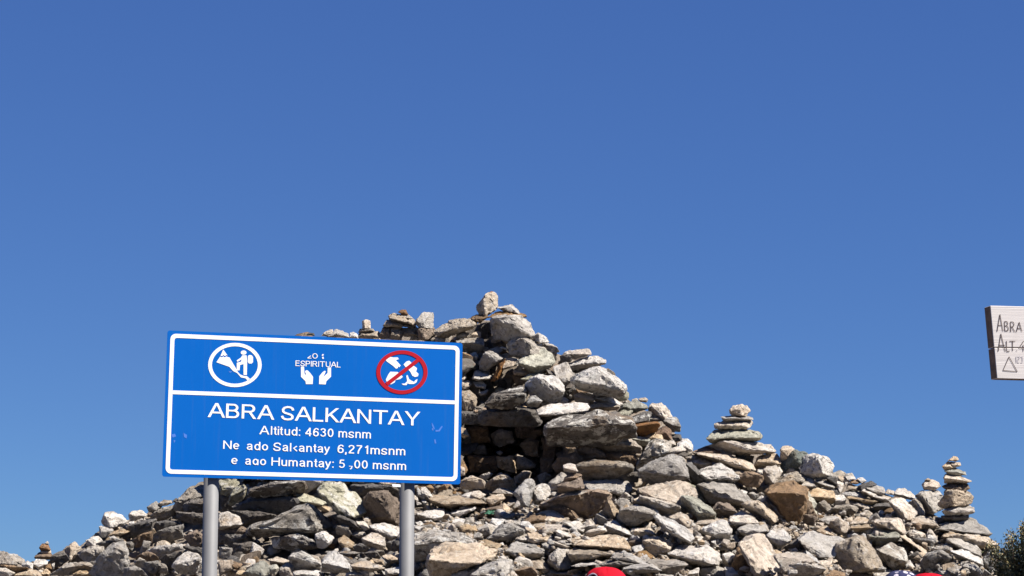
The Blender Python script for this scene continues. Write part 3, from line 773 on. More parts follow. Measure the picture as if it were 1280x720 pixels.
CAIRNS = '''
C leaning_cairn
T 860 500
t 410,95 450,60 540,42 600,70 620,110 580,162 440,155 | 430,110 520,80 540,150
g 330,170 420,152 540,152 640,175 652,198 540,203 370,214
l 265,240 290,225 450,203 620,193 645,230 620,283 460,293 270,283
y 185,385 280,295 420,288 600,290 700,320 732,360 700,402 600,422 400,412 240,432 | 200,390 400,375 560,380 725,375
l 180,460 380,403 600,423 800,440 862,510 820,532 640,547 400,547 330,505 | 370,415 560,485 850,520
k 460,545 510,518 625,530 620,585 560,600
C tall
T 1120 560
t 520,125 570,83 612,85 627,115 590,135
t 545,140 640,148 650,175 570,200 548,175
t 460,185 520,135 560,148 582,200 480,217
y 480,225 600,198 690,240 702,270 640,279 540,264
l 480,290 510,253 620,268 748,330 700,348 600,345 490,345 | 490,300 600,310 740,335
b 463,380 560,338 700,348 737,400 680,438 600,415 500,418
t 433,560 500,428 600,403 720,440 772,490 762,557 640,575 480,598 | 520,430 590,430 580,580
l 460,640 560,588 700,568 772,590 783,640 720,668 500,678 | 480,620 600,650 770,630
k 455,680 720,660 720,710 600,725 470,715
g 390,830 480,770 640,735 760,700 860,770 952,850 900,878 700,862 560,842 | 430,810 560,820 930,860
C pair
T 1120 560
t 263,370 300,318 350,322 430,340 447,385 390,420 280,420
t 283,322 320,300 352,315 340,330
w 195,480 260,440 410,423 467,480 472,610 350,655 280,625 240,525 | 240,460 310,490 350,600 380,640
C center
T 660 570
t 355,95 400,73 470,85 497,150 420,168 360,152 | 358,120 460,120 485,150
b 365,215 450,170 540,190 500,222 400,255 350,262
b 293,325 310,288 480,228 520,218 568,322 480,345 360,365 300,372 | 300,300 500,238 530,325
l 310,400 480,345 592,352 480,385 330,415
C left
T 0 630
w 450,388 475,370 492,395 470,405
r 392,440 420,393 480,405 503,457 410,467 | 400,430 440,420 490,455
t 400,480 420,457 502,455 512,490 450,500
b 345,545 390,482 500,485 535,530 490,558 | 350,530 470,520 520,530
C block
T 380 360
t 578,330 625,318 660,328 670,405 585,408 | 600,325 610,400
g 540,445 560,410 690,405 707,432 600,445
t 543,490 560,435 745,430 765,500 600,505
C heap
T 380 360
r 943,240 975,217 1020,220 1042,264 980,268
l 955,265 1040,262 1088,305 1060,310 980,290
l 850,280 900,253 1000,268 1100,320 1118,385 1000,355 860,320 | 860,300 1000,330 1110,370
l 790,380 830,318 920,328 1003,360 990,390 830,390
b 740,490 800,385 860,380 868,500 770,510
t 858,500 868,385 980,398 1003,430 975,520
g 982,400 1120,388 1148,430 1140,480 1000,485
g 1055,520 1080,470 1140,455 1155,520
w 780,510 850,488 925,520
k 970,385 1010,340 1100,390 1100,400
C whiteblock
T 380 360
w 1112,350 1200,238 1292,248 1300,300 1290,403 1160,395 | 1120,320 1195,330 1200,395
b 1140,405 1300,400 1322,470 1250,530 1150,515 | 1145,410 1190,410 1210,520
C white1
T 520 600
w 970,140 1010,90 1110,-5 1160,0 1197,40 1170,120 1120,262 1060,232 | 1000,120 1060,110 1090,240
C white2
T 660 570
w 33,400 70,318 150,268 202,300 222,385 160,442 100,492 58,472 | 60,350 100,440 170,430
C loose
T 380 360
k 15,470 45,446 98,450 108,478
l 175,478 215,430 285,413 292,480
w 230,490 320,407 380,428 442,460 452,495 
w 450,500 460,450 500,438 537,470 542,505
T 540 360
l 25,490 90,478 137,500 128,540 35,540
r 178,545 190,516 232,523 237,550
'''
mound = empty('stone_mound', P(560, 720, 10.5 * K) * 1); mound.location.z = 0
tag(mound, 'big grey stone mound with a dark hollow, rising to a peak behind the blue sign', 'rock pile')
slope = core
cover = []
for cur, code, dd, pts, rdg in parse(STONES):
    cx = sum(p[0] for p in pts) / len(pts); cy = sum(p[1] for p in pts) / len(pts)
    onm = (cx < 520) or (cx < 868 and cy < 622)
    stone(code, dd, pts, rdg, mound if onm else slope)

# small fill between and behind the big stones, and the part of the mound the sign hides
def base_rocks(n, seed):
    out = []
    for i in range(n):
        r = random.Random(seed + i); bm = bmesh.new()
        sx, sy, sz = r.uniform(.8, 1.2), r.uniform(.7, 1.1), r.uniform(.4, .8)
        for k in range(11):
            d = Vector((r.gauss(0, 1), r.gauss(0, 1), r.gauss(0, 1))).normalized()
            bm.verts.new((d.x * sx, d.y * sy, d.z * sz))
        rr = bmesh.ops.convex_hull(bm, input=bm.verts)
        bmesh.ops.bevel(bm, geom=list(bm.edges), offset=0.07, segments=1, affect='EDGES', clamp_overlap=True)
        bmesh.ops.triangulate(bm, faces=bm.faces)
        L = [e for e in bm.edges if e.calc_length() > .55]
        bmesh.ops.subdivide_edges(bm, edges=L, cuts=1); bmesh.ops.triangulate(bm, faces=bm.faces)
        bm.normal_update()
        mv = [noise.noise(q.co * 1.7 + Vector((i * 5., 0, 0))) * .14 for q in bm.verts]
        for q, s in zip(bm.verts, mv): q.co += q.normal * s
        bm.verts.index_update()
        out.append((np.array([q.co[:] for q in bm.verts]), np.array([[q.index for q in f_.verts] for f_ in bm.faces])))
        bm.free()
    return out
BR = base_rocks(22, 100)
def stamp(items, name, parent, mats, sharp=True):
    V, Fc, MI = [], [], []; o = 0
    for (loc, s, mi, eul) in items:
        bv, bf = BR[rng.randrange(len(BR))]
        M = np.array(Matrix.Rotation(eul[2], 3, 'Z') @ Matrix.Rotation(eul[0], 3, 'X') @ Matrix.Rotation(eul[1], 3, 'Y'))
        V.append((bv * s) @ M.T + np.array(loc)); Fc.append(bf + o); MI.append(np.full(len(bf), mi)); o += len(bv)
    V = np.concatenate(V); Fc = np.concatenate(Fc); MI = np.concatenate(MI)
    loc = np.array(parent.location) if parent is not None else np.zeros(3)
    me = bpy.data.meshes.new(name); me.from_pydata((V - loc).tolist(), [], Fc.tolist())
    for m in mats: me.materials.append(m)
    me.polygons.foreach_set('material_index', MI.astype(np.int32)); me.update()
    me.polygons.foreach_set('use_smooth', [True] * len(me.polygons)); me.set_sharp_from_angle(angle=math.radians(30))
    ob = bpy.data.objects.new(name, me); link(ob, parent); return ob
fm = [MATF[k] for k in 'wlgtbk']
mi_, sl_ = [], []
for i in range(6800):
    px = rng.uniform(-40, 1290); py = rng.uniform(400, 800)
    if py > 722 and rng.random() < .5: continue
    if py < skyline(px) + (8 if 380 < px < 868 else 1): continue
    onm = (px < 520) or (px < 868 and py < 622)
    nn = niche(px, py)
    behind = 225 < px < 575 and 440 < py < 596
    Y = D(px, py) + (rng.uniform(.12, .34) if onm else rng.uniform(.0, .2)) + 1.4 * nn
    s = rng.uniform(.022, .075) * (1 if not behind else 2.3)
    if rng.random() < .1: s *= 1.5
    if px > 868: s *= .8
    if behind: Y -= .15
    mi = rng.choices(range(6), (3, 4, 2, 4, 1, .6) if not onm else (1, 2, 3, 1.5, 2, 4))[0]
    if nn > .1: mi = rng.choice([2, 4, 5])  # only darker rubble colours in the hollow, deepening its shade by colour
    it = (P(px, py, Y), s, mi, (rng.uniform(-.5, .5), rng.uniform(-.5, .5), rng.uniform(0, 6.28)))
    (mi_ if onm else sl_).append(it)
# gravel on the near, gentle part of the slope, sitting in front of the gaps
for i in range(5200):
    px = rng.uniform(500, 1240); py = rng.uniform(630, 760)
    if py < skyline(px) + 12: continue
    Y = D(px, py) + rng.uniform(-.06, .12)
    sl_.append((P(px, py, Y), rng.uniform(.008, .030), rng.choices(range(6), (4, 4, 1, 5, 1, .3))[0], (rng.uniform(-.5, .5), rng.uniform(-.5, .5), rng.uniform(0, 6.28))))
for i in range(420):
    px = rng.uniform(500, 1235); py = rng.uniform(632, 722)
    if py < skyline(px) + 14: continue
    sl_.append((P(px, py, D(px, py) + rng.uniform(-.16, .02)), rng.uniform(.022, .048), rng.choices(range(6), (4, 4, 1, 5, 1, .3))[0], (rng.uniform(-.5, .5), rng.uniform(-.5, .5), rng.uniform(0, 6.28))))
# foot of the slope, below the photograph's lower edge
for i in range(1500):
    px = rng.uniform(-60, 1330); py = rng.uniform(740, 1010)
    it = (P(px, py, D(px, py) + rng.uniform(.1, .38)), rng.uniform(.05, .15), rng.randrange(6), (rng.uniform(-.5, .5), rng.uniform(-.5, .5), rng.uniform(0, 6.28)))
    (mi_ if px < 520 else sl_).append(it)
# back of the mound, out of sight from the front
for i in range(900):
    px = rng.uniform(0, 1240); t = rng.random(); top = P(px, skyline(px), D(px, skyline(px)) + .42)
    p = Vector((top.x, top.y + .2 + 3.4 * t, top.z * (1 - t) ** 1.15 + .02))
    (mi_ if px < 868 else sl_).append((p, rng.uniform(.06, .17), rng.randrange(6), (rng.uniform(-.5, .5), rng.uniform(-.5, .5), rng.uniform(0, 6.28))))
tag(stamp(mi_, 'rubble', mound, fm), kind='stuff')
tag(stamp(sl_, 'rubble', slope, fm), kind='stuff')

# ------------------------------------------------------------------ cairns and loose standing stones
CL = {
 'leaning_cairn': ('cairn', 'wide cairn of flat stones topped by a round pinkish stone against the sky', 'cairn', 11.45),
 'tall': ('cairn', 'tallest and thinnest cairn, ten stones high, at the right edge beside the shrub', 'cairn', 10.75),
 'pair': ('cairn', 'small round stone balanced on a white boulder just left of the tallest cairn', 'cairn', 11.0),
 'center': ('cairn', 'little brown cairn of four stones before the dark hollow in the mound', 'cairn', 10.4),
 'left': ('cairn', 'tiny reddish cairn on the low ridge at the far left below the sky', 'cairn', 11.0),
 'block': ('cairn', 'squared pink block on a brown slab just above the top edge of the blue sign', 'cairn', 12.0),
 'heap': ('cairn', 'low heaped cairn of brown and grey stones topped by a reddish pebble above the sign', 'cairn', 12.0),
 'whiteblock': ('cairn', 'white block standing on a tan stone above the top right of the blue sign', 'cairn', 11.95),
}
roots = {}
items = parse(CAIRNS)
LOOSE = {
 'white1': [('tall white split stone, left one of the white pair below the hollow')],
 'white2': [('white oval stone, right one of the white pair below the hollow')],
 'loose': ['tiny dark pebble at the far left above the blue sign', 'dark small stone beside a wide white one above the sign', 'wide low white stone above the left half of the blue sign', 'small white stone left of the squared block above the sign', 'pale pebble just left of the sign corner under the mound slab', 'rusty pebble peeking over the top right corner of the blue sign'],
}
cnt = {}
for cur, code, dd, pts, rdg in items:
    if cur in CL:
        if cur not in roots:
            allp = [p for it in items if it[0] == cur for p in it[3]]
            ax = sum(p[0] for p in allp) / len(allp); ay = max(p[1] for p in allp)
            Y = CL[cur][3] * K
            roots[cur] = empty(CL[cur][0], P(ax, ay, Y)); tag(roots[cur], CL[cur][1], CL[cur][2], 'cairns on the stone mound')
        stone(code, dd, pts, rdg, roots[cur], Yc=CL[cur][3] * K)
    else:
        k = cnt.get(cur, 0); cnt[cur] = k + 1
        Yc = {'white1': 10.55, 'white2': 10.6, 'loose': 11.9}[cur] * K
        o = stone(code, dd, pts, rdg, None, Yc=Yc, name='loose_stone')
        tag(o, LOOSE[cur][k], 'stone', 'loose stones lying on the mound')

# ------------------------------------------------------------------ blue road sign
SC = Vector((-0.7848, 8.3, 2.3111)); YAW, ROLL, SW, SH = 0.25, -0.0132, 1.1956, 0.5764
d0 = Vector((math.cos(YAW), math.sin(YAW), 0)); SN = Vector((math.sin(YAW), -math.cos(YAW), 0)); z0 = Vector((0, 0, 1))
SR = d0 * math.cos(ROLL) + z0 * math.sin(ROLL); SU = -d0 * math.sin(ROLL) + z0 * math.cos(ROLL)
def uv(px, py):
    r = ray(px, py); t = (SC - EYE).dot(SN) / r.dot(SN); p = EYE + r * t - SC
    return p.dot(SR), p.dot(SU)
def S3(u, v_, w_=0.0): return SC + SR * u + SU * v_ + SN * w_
sign = empty('road_sign', Vector((SC.x, SC.y, 0)))
tag(sign, 'large blue metal sign on two grey poles reading ABRA SALKANTAY', 'sign')

def sheet_mat(name, col, rough):
    m, n, l, b = nodemat(name)
    tc = n.new('ShaderNodeNewGeometry'); pos = tc.outputs['Position']
    f_ = noisetex(n, l, pos, 2.5, 4); c = mixcol(n, l, ramp(n, l, f_, [(0.3, 0.0), (0.7, 0.35)]), col, tuple(min(1, x * 1.18 + .004) for x in col))
    g = noisetex(n, l, pos, 60, 8, 0.8); c = mixcol(n, l, ramp(n, l, g, [(0.66, 0.0), (0.74, 0.35)]), c, tuple(x * .5 + .12 for x in col))
    mp = n.new('ShaderNodeMapping'); mp.inputs['Scale'].default_value = (30, 30, 1.2); l.new(pos, mp.inputs[0])
    st = noisetex(n, l, mp.outputs[0], 2.0, 5); c = mixcol(n, l, ramp(n, l, st, [(0.55, 0.0), (0.8, 0.18)]), c, tuple(x * .6 + .05 for x in col))
    l.new(c, b.inputs['Base Color']); b.inputs['Roughness'].default_value = rough; b.inputs['Specular IOR Level'].default_value = .06
    return m
BLUE = sheet_mat('blue_sheeting', (0.0, 0.085, 0.355), 0.6)
WHITE = sheet_mat('white_print', (0.66, 0.66, 0.675), 0.45)
RED = sheet_mat('red_print', (0.32, 0.010, 0.018), 0.45)
GALV = plain('galvanised_steel', (0.15, 0.15, 0.152), 0.65, 0.1, 0.5, 0.08, 9)
ALU = plain('bare_aluminium', (0.45, 0.45, 0.45), 0.45, 0.6, 0.5, 0.1, 15)

def prism(poly, w0, w1, name, mat, parent, S=S3, cap=True):
    """flat outline (u,v) given thickness from w0 to w1"""
    bm = bmesh.new()
    a = [bm.verts.new(S(u, v_, w1)) for u, v_ in poly]; b = [bm.verts.new(S(u, v_, w0)) for u, v_ in poly]
    fa = bm.faces.new(a); fb = bm.faces.new(b[::-1]); n = len(poly)
    for i in range(n): bm.faces.new((a[i], b[i], b[(i + 1) % n], a[(i + 1) % n]))
    bm.normal_update(); bmesh.ops.triangulate(bm, faces=[fa, fb]); bmesh.ops.recalc_face_normals(bm, faces=bm.faces)
    for q in bm.verts: q.co -= parent.location
    me = bpy.data.meshes.new(name); bm.to_mesh(me); bm.free(); me.materials.append(mat)
    o = bpy.data.objects.new(name, me); link(o, parent); return o
def rrect(hw, hh, r, n=6):
    out = []
    for cx, cy, a0 in ((hw - r, hh - r, 0), (-hw + r, hh - r, 90), (-hw + r, -hh + r, 180), (hw - r, -hh + r, 270)):
        for k in range(n + 1):
            a = math.radians(a0 + 90 * k / n); out.append((cx + r * math.cos(a), cy + r * math.sin(a)))
    return out
def ringp(outer, inner, w0, w1, name, mat, parent):
    n = len(outer); v_, f_ = [], []
    for pl, w_ in ((outer, w1), (inner, w1), (inner, w0), (outer, w0)):
        v_ += [S3(u, q, w_) for u, q in pl]
    for k in range(4):
        for i in range(n):
            j = (i + 1) % n; f_.append((k * n + i, k * n + j, ((k + 1) % 4) * n + j, ((k + 1) % 4) * n + i))
    o = mesh_obj(name, [x - parent.location for x in v_], f_, mat, None); o.parent = parent
    bm = bmesh.new(); bm.from_mesh(o.data); bmesh.ops.recalc_face_normals(bm, faces=bm.faces); bm.to_mesh(o.data); bm.free()
    return o
prism(rrect(SW / 2, SH / 2, .010, 4), -.003, 0, 'sign_panel', BLUE, sign)
M1 = 0.0125; BW = 0.016
ringp(rrect(SW / 2 - M1, SH / 2 - M1, .022), rrect(SW / 2 - M1 - BW, SH / 2 - M1 - BW, .010), .0002, .0012, 'white_border', WHITE, sign)
uL, vL = uv(213, 489.5); uR, vR = uv(572, 503.8)
vm = (vL + vR) / 2; hw = SW / 2 - M1 - BW - .0005
prism([(-hw, vm - .0075), (hw, vm - .0075), (hw, vm + .0075), (-hw, vm + .0075)], .0002, .0012, 'dividing_line', WHITE, sign)
def poly_px(pts, x0, y0, s): return [uv(x0 + a / s, y0 + b / s) for a, b in pts]
def pts(s): return [tuple(float(q) for q in t.split(',')) for t in s.split()]
def ell(cx, cy, rx, ry, n=40): return [(cx + rx * math.cos(2 * math.pi * k / n), cy - ry * math.sin(2 * math.pi * k / n)) for k in range(n)]
# hiker pictogram
q = (240, 420, 6.4)
ringp(poly_px(ell(343, 232, 214, 177), *q), poly_px(ell(343, 232, 184, 150), *q), .0002, .0012, 'pictogram_ring', WHITE, sign)
def pict(s, name='pictogram', q=q, mat=None, w1=.0012): return prism(poly_px(pts(s), *q), .0002, w1, name, mat or WHITE, sign)
pict('195,210 225,165 240,172 250,163 262,172 275,163 290,170 300,172 330,225 355,265 365,285 385,308 410,318 440,322 470,350 450,364 428,338 392,332 360,296 328,280 300,247', 'pictogram_mountain')
pict('228,158 250,108 285,158 275,152 263,161 250,152 240,161', 'pictogram_snow_cap')
prism(poly_px(ell(413, 133, 23, 17, 20), *q), .0002, .0012, 'pictogram_head', WHITE, sign)
pict('402,155 436,155 441,200 438,313 412,310 412,225 384,232 380,275 358,275 358,215 392,206 397,186 364,208 357,196 392,172', 'pictogram_hiker')
pict('447,160 460,152 478,155 488,170 488,208 476,221 455,220 446,206', 'pictogram_backpack')
# hands
pict('871,245 896,245 899,300 916,318 904,285 912,274 926,276 950,302 968,328 965,385 911,385 908,362 872,327', 'pictogram_hand')
pict('1085,252 1112,252 1112,325 1074,362 1069,388 1016,385 1018,322 1042,292 1060,278 1070,283 1062,302 1050,328 1084,297', 'pictogram_hand')
# no littering pictogram
q2 = (400, 420, 6.4)
pict('525,180 535,170 565,167 585,172 622,172 630,186 606,192 645,236 634,250 620,240 624,256 608,262 585,240 530,200', 'pictogram_glove', q2)
pict('527,348 545,310 562,286 620,288 655,318 662,328 640,345 605,352 596,372 566,388 548,370 530,362', 'pictogram_litter', q2)
pict('668,228 690,205 712,198 728,210 735,228 776,258 768,285 788,303 783,322 760,328 738,318 722,285 690,255', 'pictogram_litter', q2)
pict('652,382 680,380 697,362 690,318 700,312 712,345 728,356 752,368 764,352 780,345 772,370 750,384 715,384 700,378 690,394 665,392', 'pictogram_litter', q2)
ringp(poly_px(ell(655, 290, 205, 175, 48), *q2), poly_px(ell(655, 290, 173, 146, 48), *q2), .0004, .0022, 'red_ring', RED, sign)
pict('522,375 542,398 800,198 778,180', 'red_slash', q2, RED, .0026)

# lettering
def arc(cx, cy, rx, ry, tx, ty, a0=-90, a1=90, n=10):
    out = []
    for k in range(n):
        a, b = math.radians(a0 + (a1 - a0) * k / n), math.radians(a0 + (a1 - a0) * (k + 1) / n)
        out.append([(cx + rx * math.cos(a), cy + ry * math.sin(a)), (cx + rx * math.cos(b), cy + ry * math.sin(b)), (cx + (rx - tx) * math.cos(b), cy + (ry - ty) * math.sin(b)), (cx + (rx - tx) * math.cos(a), cy + (ry - ty) * math.sin(a))])
    return out
def strip(p, t):
    out = []; L = []
    for i in range(len(p)):
        a, b = p[max(0, i - 1)], p[min(len(p) - 1, i + 1)]; d = math.hypot(b[0] - a[0], b[1] - a[1]); n_x, n_y = -(b[1] - a[1]) / d * t / 2, (b[0] - a[0]) / d * t / 2
        L.append(((p[i][0] + n_x, p[i][1] + n_y), (p[i][0] - n_x, p[i][1] - n_y)))
    return [[a[0], b[0], b[1], a[1]] for a, b in zip(L, L[1:])]
def bx(a, b, c, d): return [(a, b), (c, b), (c, d), (a, d)]
SC_ = [(.035, .30), (.08, .16), (.18, .08), (.33, .058), (.48, .085), (.575, .17), (.58, .30), (.50, .40), (.34, .465), (.18, .52), (.09, .61), (.08, .75), (.155, .88), (.31, .942), (.46, .925), (.565, .85), (.605, .71)]
GL = {
 'A': (.90, [[(0, 0), (.14, 0), (.45, .86), (.45, 1), (.375, 1)], [(.90, 0), (.76, 0), (.45, .86), (.45, 1), (.525, 1)], [(.241, .28), (.659, .28), (.616, .40), (.284, .40)]]),
 'B': (.70, [bx(0, 0, .13, 1), bx(.13, .88, .38, 1), bx(.13, .465, .41, .575), bx(.13, 0, .41, .12)] + arc(.38, .735, .25, .265, .13, .12) + arc(.41, .288, .27, .288, .13, .12)),
 'R': (.76, [bx(0, 0, .13, 1), bx(.13, .88, .42, 1), bx(.13, .43, .42, .55), [(.36, .44), (.50, .44), (.76, 0), (.60, 0)]] + arc(.42, .715, .27, .285, .13, .12)),
 'S': (.66, strip(SC_, .13)), 'L': (.56, [bx(0, 0, .13, 1), bx(.13, 0, .56, .12)]),
 'K': (.74, [bx(0, 0, .13, 1), [(.13, .35), (.13, .51), (.54, 1), (.71, 1)], [(.235, .47), (.33, .575), (.74, 0), (.575, 0)]]),
 'N': (.74, [bx(0, 0, .125, 1), bx(.615, 0, .74, 1), [(.125, 1), (.125, .80), (.615, 0), (.615, .20)]]),
 'T': (.78, [bx(0, .88, .78, 1), bx(.325, 0, .455, .88)]),
 'Y': (.84, [[(0, 1), (.155, 1), (.485, .42), (.355, .42)], [(.84, 1), (.685, 1), (.42, .53), (.485, .42)], bx(.355, 0, .485, .42)]),
}
def circ(cx, cy, rx, ry, a0=0, a1=360, n=18): return [(cx + rx * math.cos(math.radians(a0 + (a1 - a0) * k / n)), cy + ry * math.sin(math.radians(a0 + (a1 - a0) * k / n))) for k in range(n + 1)]
TK = .12
def G(w_, *lines): return (w_, [q for ln in lines for q in strip(ln, TK)])
GL.update({
 'o': G(.55, circ(.275, .37, .21, .31)), 'O': G(.80, circ(.40, .5, .335, .44, n=26)), 'e': G(.55, circ(.275, .37, .21, .31, 4, 318), [(.08, .37), (.47, .37)]),
 'a': G(.55, [(.09, .54), (.14, .65), (.27, .695), (.40, .65), (.44, .54), (.445, .1), (.49, 0)], [(.44, .42), (.26, .39), (.12, .33), (.075, .21), (.13, .09), (.25, .05), (.37, .10), (.44, .20)]),
 'd': G(.54, [(.47, 0), (.47, 1)], circ(.265, .37, .20, .31)), 'q': G(.54, [(.47, 0), (.47, .64)], circ(.265, .37, .20, .31)),
 'l': G(.13, [(.065, 0), (.065, 1)]), 'i': G(.13, [(.065, 0), (.065, .73)], [(.065, .87), (.065, 1)]),
 't': G(.30, [(.14, .95), (.14, .16), (.18, .07), (.29, .055)], [(0, .68), (.27, .68)]),
 'u': G(.50, [(.065, .73), (.065, .22), (.11, .09), (.22, .05), (.35, .09), (.43, .2)], [(.435, .73), (.435, 0)]),
 'n': G(.50, [(.065, 0), (.065, .73)], [(.065, .50), (.13, .63), (.26, .685), (.38, .64), (.435, .52), (.435, 0)]),
 'm': G(.80, [(.065, 0), (.065, .73)], [(.065, .52), (.12, .64), (.23, .685), (.34, .64), (.40, .52), (.40, 0)], [(.40, .52), (.46, .64), (.57, .685), (.68, .64), (.735, .52), (.735, 0)]),
 's': G(.50, [(x * .74, y * .73) for x, y in SC_]), 'k': G(.47, [(.065, 0), (.065, 1)], [(.08, .28), (.40, .73)], [(.20, .42), (.43, 0)]), '<': G(.40, [(.36, .66), (.08, .40), (.38, .06)]),
 'y': G(.50, [(.04, .73), (.25, .06)], [(.46, .73), (.22, -.02), (.15, -.18), (.04, -.22)]),
 'H': G(.74, [(.065, 0), (.065, 1)], [(.675, 0), (.675, 1)], [(.10, .53), (.64, .53)]),
 '4': G(.57, [(.42, 0), (.42, 1)], [(.43, .97), (.05, .30)], [(.02, .28), (.56, .28)]), '6': G(.54, circ(.275, .32, .205, .26), [(.072, .36), (.08, .6), (.15, .83), (.29, .94), (.42, .90), (.48, .77)]),
 '3': G(.54, [(.07, .76), (.13, .90), (.27, .94), (.41, .88), (.44, .75), (.38, .60), (.22, .54)], [(.24, .54), (.40, .49), (.47, .33), (.42, .13), (.27, .06), (.12, .10), (.06, .24)]),
 '0': G(.54, circ(.27, .5, .205, .44, n=22)), '2': G(.54, [(.07, .72), (.12, .89), (.27, .94), (.42, .89), (.47, .73), (.40, .55), (.2, .3), (.09, .07)], [(.04, .06), (.50, .06)]),
 '7': G(.54, [(.03, .94), (.49, .94)], [(.47, .90), (.30, .6), (.2, .3), (.17, 0)]), '1': G(.42, [(.10, .74), (.22, .83), (.29, .95)], [(.29, 1), (.29, 0)]),
 '5': G(.54, [(.46, .94), (.13, .94)], [(.14, .94), (.09, .50), (.2, .58), (.33, .58), (.45, .47), (.475, .28), (.40, .11), (.26, .06), (.12, .10), (.06, .23)]),
 ',': G(.13, [(.065, .13), (.065, 0), (.03, -.16)]), ':': G(.13, [(.065, 0), (.065, .14)], [(.065, .59), (.065, .73)]),
 'E': G(.64, [(.065, 0), (.065, 1)], [(.1, .94), (.61, .94)], [(.1, .53), (.57, .53)], [(.1, .06), (.63, .06)]),
 'P': (.68, [bx(0, 0, .13, 1), bx(.13, .88, .40, 1), bx(.13, .40, .40, .52)] + arc(.40, .70, .27, .30, .13, .12)), 'I': G(.13, [(.065, 0), (.065, 1)]),
 'U': G(.72, [(.065, 1), (.065, .34), (.12, .14), (.22, .07), (.36, .055), (.50, .07), (.60, .14), (.655, .34), (.655, 1)]),
 'Z': G(.62, [(.50, .52), (.10, .10)], [(.02, .06), (.60, .06)]), '!': G(.14, [(.09, 0), (.06, .42)], [(.03, .62), (.08, .95)]), '-': G(.40, [(0, .50), (.30, .50), (.24, .16), (.12, -.05)]),
})
def title(s, x0, y0, x1, y1, cap_px):
    pos = 0; place = []; caps = s.isupper()
    for i, c in enumerate(s):
        if c == ' ': pos += .32; continue
        place.append((c, pos)); nx = s[i + 1] if i + 1 < len(s) else ''
        if caps: gap = .0 if (c + nx) in ('TA', 'AY', 'LT', 'KA') else .04 if 'A' in c + nx else .11
        else: gap = .06 if (c + nx) in ('ta', 'ay', 'y ', 'it', 'ti') else .125
        pos += GL[c][0] + gap
    tot = place[-1][1] + GL[place[-1][0]][0]
    A, B, T_ = uv(x0, y0), uv(x1, y1), uv(x0, y0 - cap_px); capu = T_[1] - A[1]
    for c, p in place:
        V, Fc = [], []
        for k, poly in enumerate(GL[c][1]):
            i = len(V)
            for x, y in poly:
                t = (p + x) / tot; V.append(S3(A[0] + (B[0] - A[0]) * t, A[1] + (B[1] - A[1]) * t + capu * y, .0014 + .00004 * k) - sign.location)
            Fc.append(tuple(range(i, len(V))))
        mesh_obj('letter', V, Fc, WHITE, None).parent = sign
title('ABRA SALKANTAY', 259.4, 521.3, 525, 532.2, 17.8)
title('Altitud: 4630 msnm', 324, 542.8, 463.5, 548.2, 10.6)
title('Ne', 278.8, 561, 299, 561.8, 10.4)
title('ado', 308, 562.2, 335, 563.2, 10.4)
title('Sal<antay', 341.5, 563.5, 412, 566, 10.4)
title('6,271msnm', 421.5, 566.2, 506.5, 569.2, 10.6)
title('e', 288.8, 580, 297, 580.3, 10.4)
title('aqo', 306, 580.8, 332.5, 581.6, 10.4)
title('Humantay:', 339, 582, 417, 584.6, 10.4)
title('5', 423.5, 584.8, 431, 585, 10.4)
title('-', 436, 586.2, 441.3, 586.4, 7)
title('00 msnm', 442.5, 585.4, 507.5, 587.6, 10.4)
title('ESPIRITUAL', 369.2, 457.5, 425.6, 459.4, 6.9)
title('ZO', 384, 448, 397, 448.4, 6.6)
title('!', 402.4, 448.6, 404.6, 448.6, 6.2)
# scuffs and peel marks
sc = []
for s in ('1118,410 1123,416 1131,434 1128,438 1120,424', '1134,440 1146,440 1158,424 1163,426 1150,446 1134,447', '1121,430 1126,436 1124,444 1119,438', '1128,478 1134,478 1137,494 1131,494', '78,458 92,455 96,466 82,470', '126,452 140,460 138,474 128,468', '86,480 94,482 88,492', '306,204 322,206 312,212'):
    sc.append(prism(poly_px(pts(s), 190, 400, 3.2), .0002, .0006, 'scuff_mark', sheet_mat('pale_scuff', (0.06, 0.15, 0.46), .6), sign))
prism(poly_px(pts('0,0 9,.6 11,1.2 11,4.2 1,3.6'), 490, 604.6, 1), -.0045, -.0035, 'sticker', WHITE, sign)
# poles behind the panel
def tube(name, a, b, r, mat, parent, seg=28, cap=True):
    a, b = Vector(a), Vector(b); ax = (b - a).normalized(); s1 = ax.orthogonal().normalized(); s2 = ax.cross(s1)
    v_ = []; f_ = []
    for c in (a, b):
        for k in range(seg):
            t = 2 * math.pi * k / seg; v_.append(c + (s1 * math.cos(t) + s2 * math.sin(t)) * r)
    for k in range(seg): f_.append((k, (k + 1) % seg, seg + (k + 1) % seg, seg + k))
    f_.append(tuple(range(seg))[::-1]); f_.append(tuple(range(seg, 2 * seg)))
    o = mesh_obj(name, [x - parent.location for x in v_], f_, mat, None); o.parent = parent
    o.data.polygons.foreach_set('use_smooth', [len(p.vertices) == 4 for p in o.data.polygons]); return o
PR = 0.0300
for xa, xb in ((265.6, 264.4), (511.8, 512.6)):
    c = S3(uv(xa, 600)[0], -SH / 2, -.015 - PR)
    tube('pole', Vector((c.x, c.y, -.2)), Vector((c.x, c.y, SC.z + SH / 2 - .03)), PR, GALV, sign)
    for vv in (.16, -.16):
        p = S3(uv(xa, 600)[0], vv, .0012)
        for du in (-.02,):
            pass
for vv in (.17, -.17):
    prism([(-SW / 2 + .02, vv - .015), (SW / 2 - .02, vv - .015), (SW / 2 - .02, vv + .015), (-SW / 2 + .02, vv + .015)], -.0055, -.0032, 'backing_rail', ALU, sign)

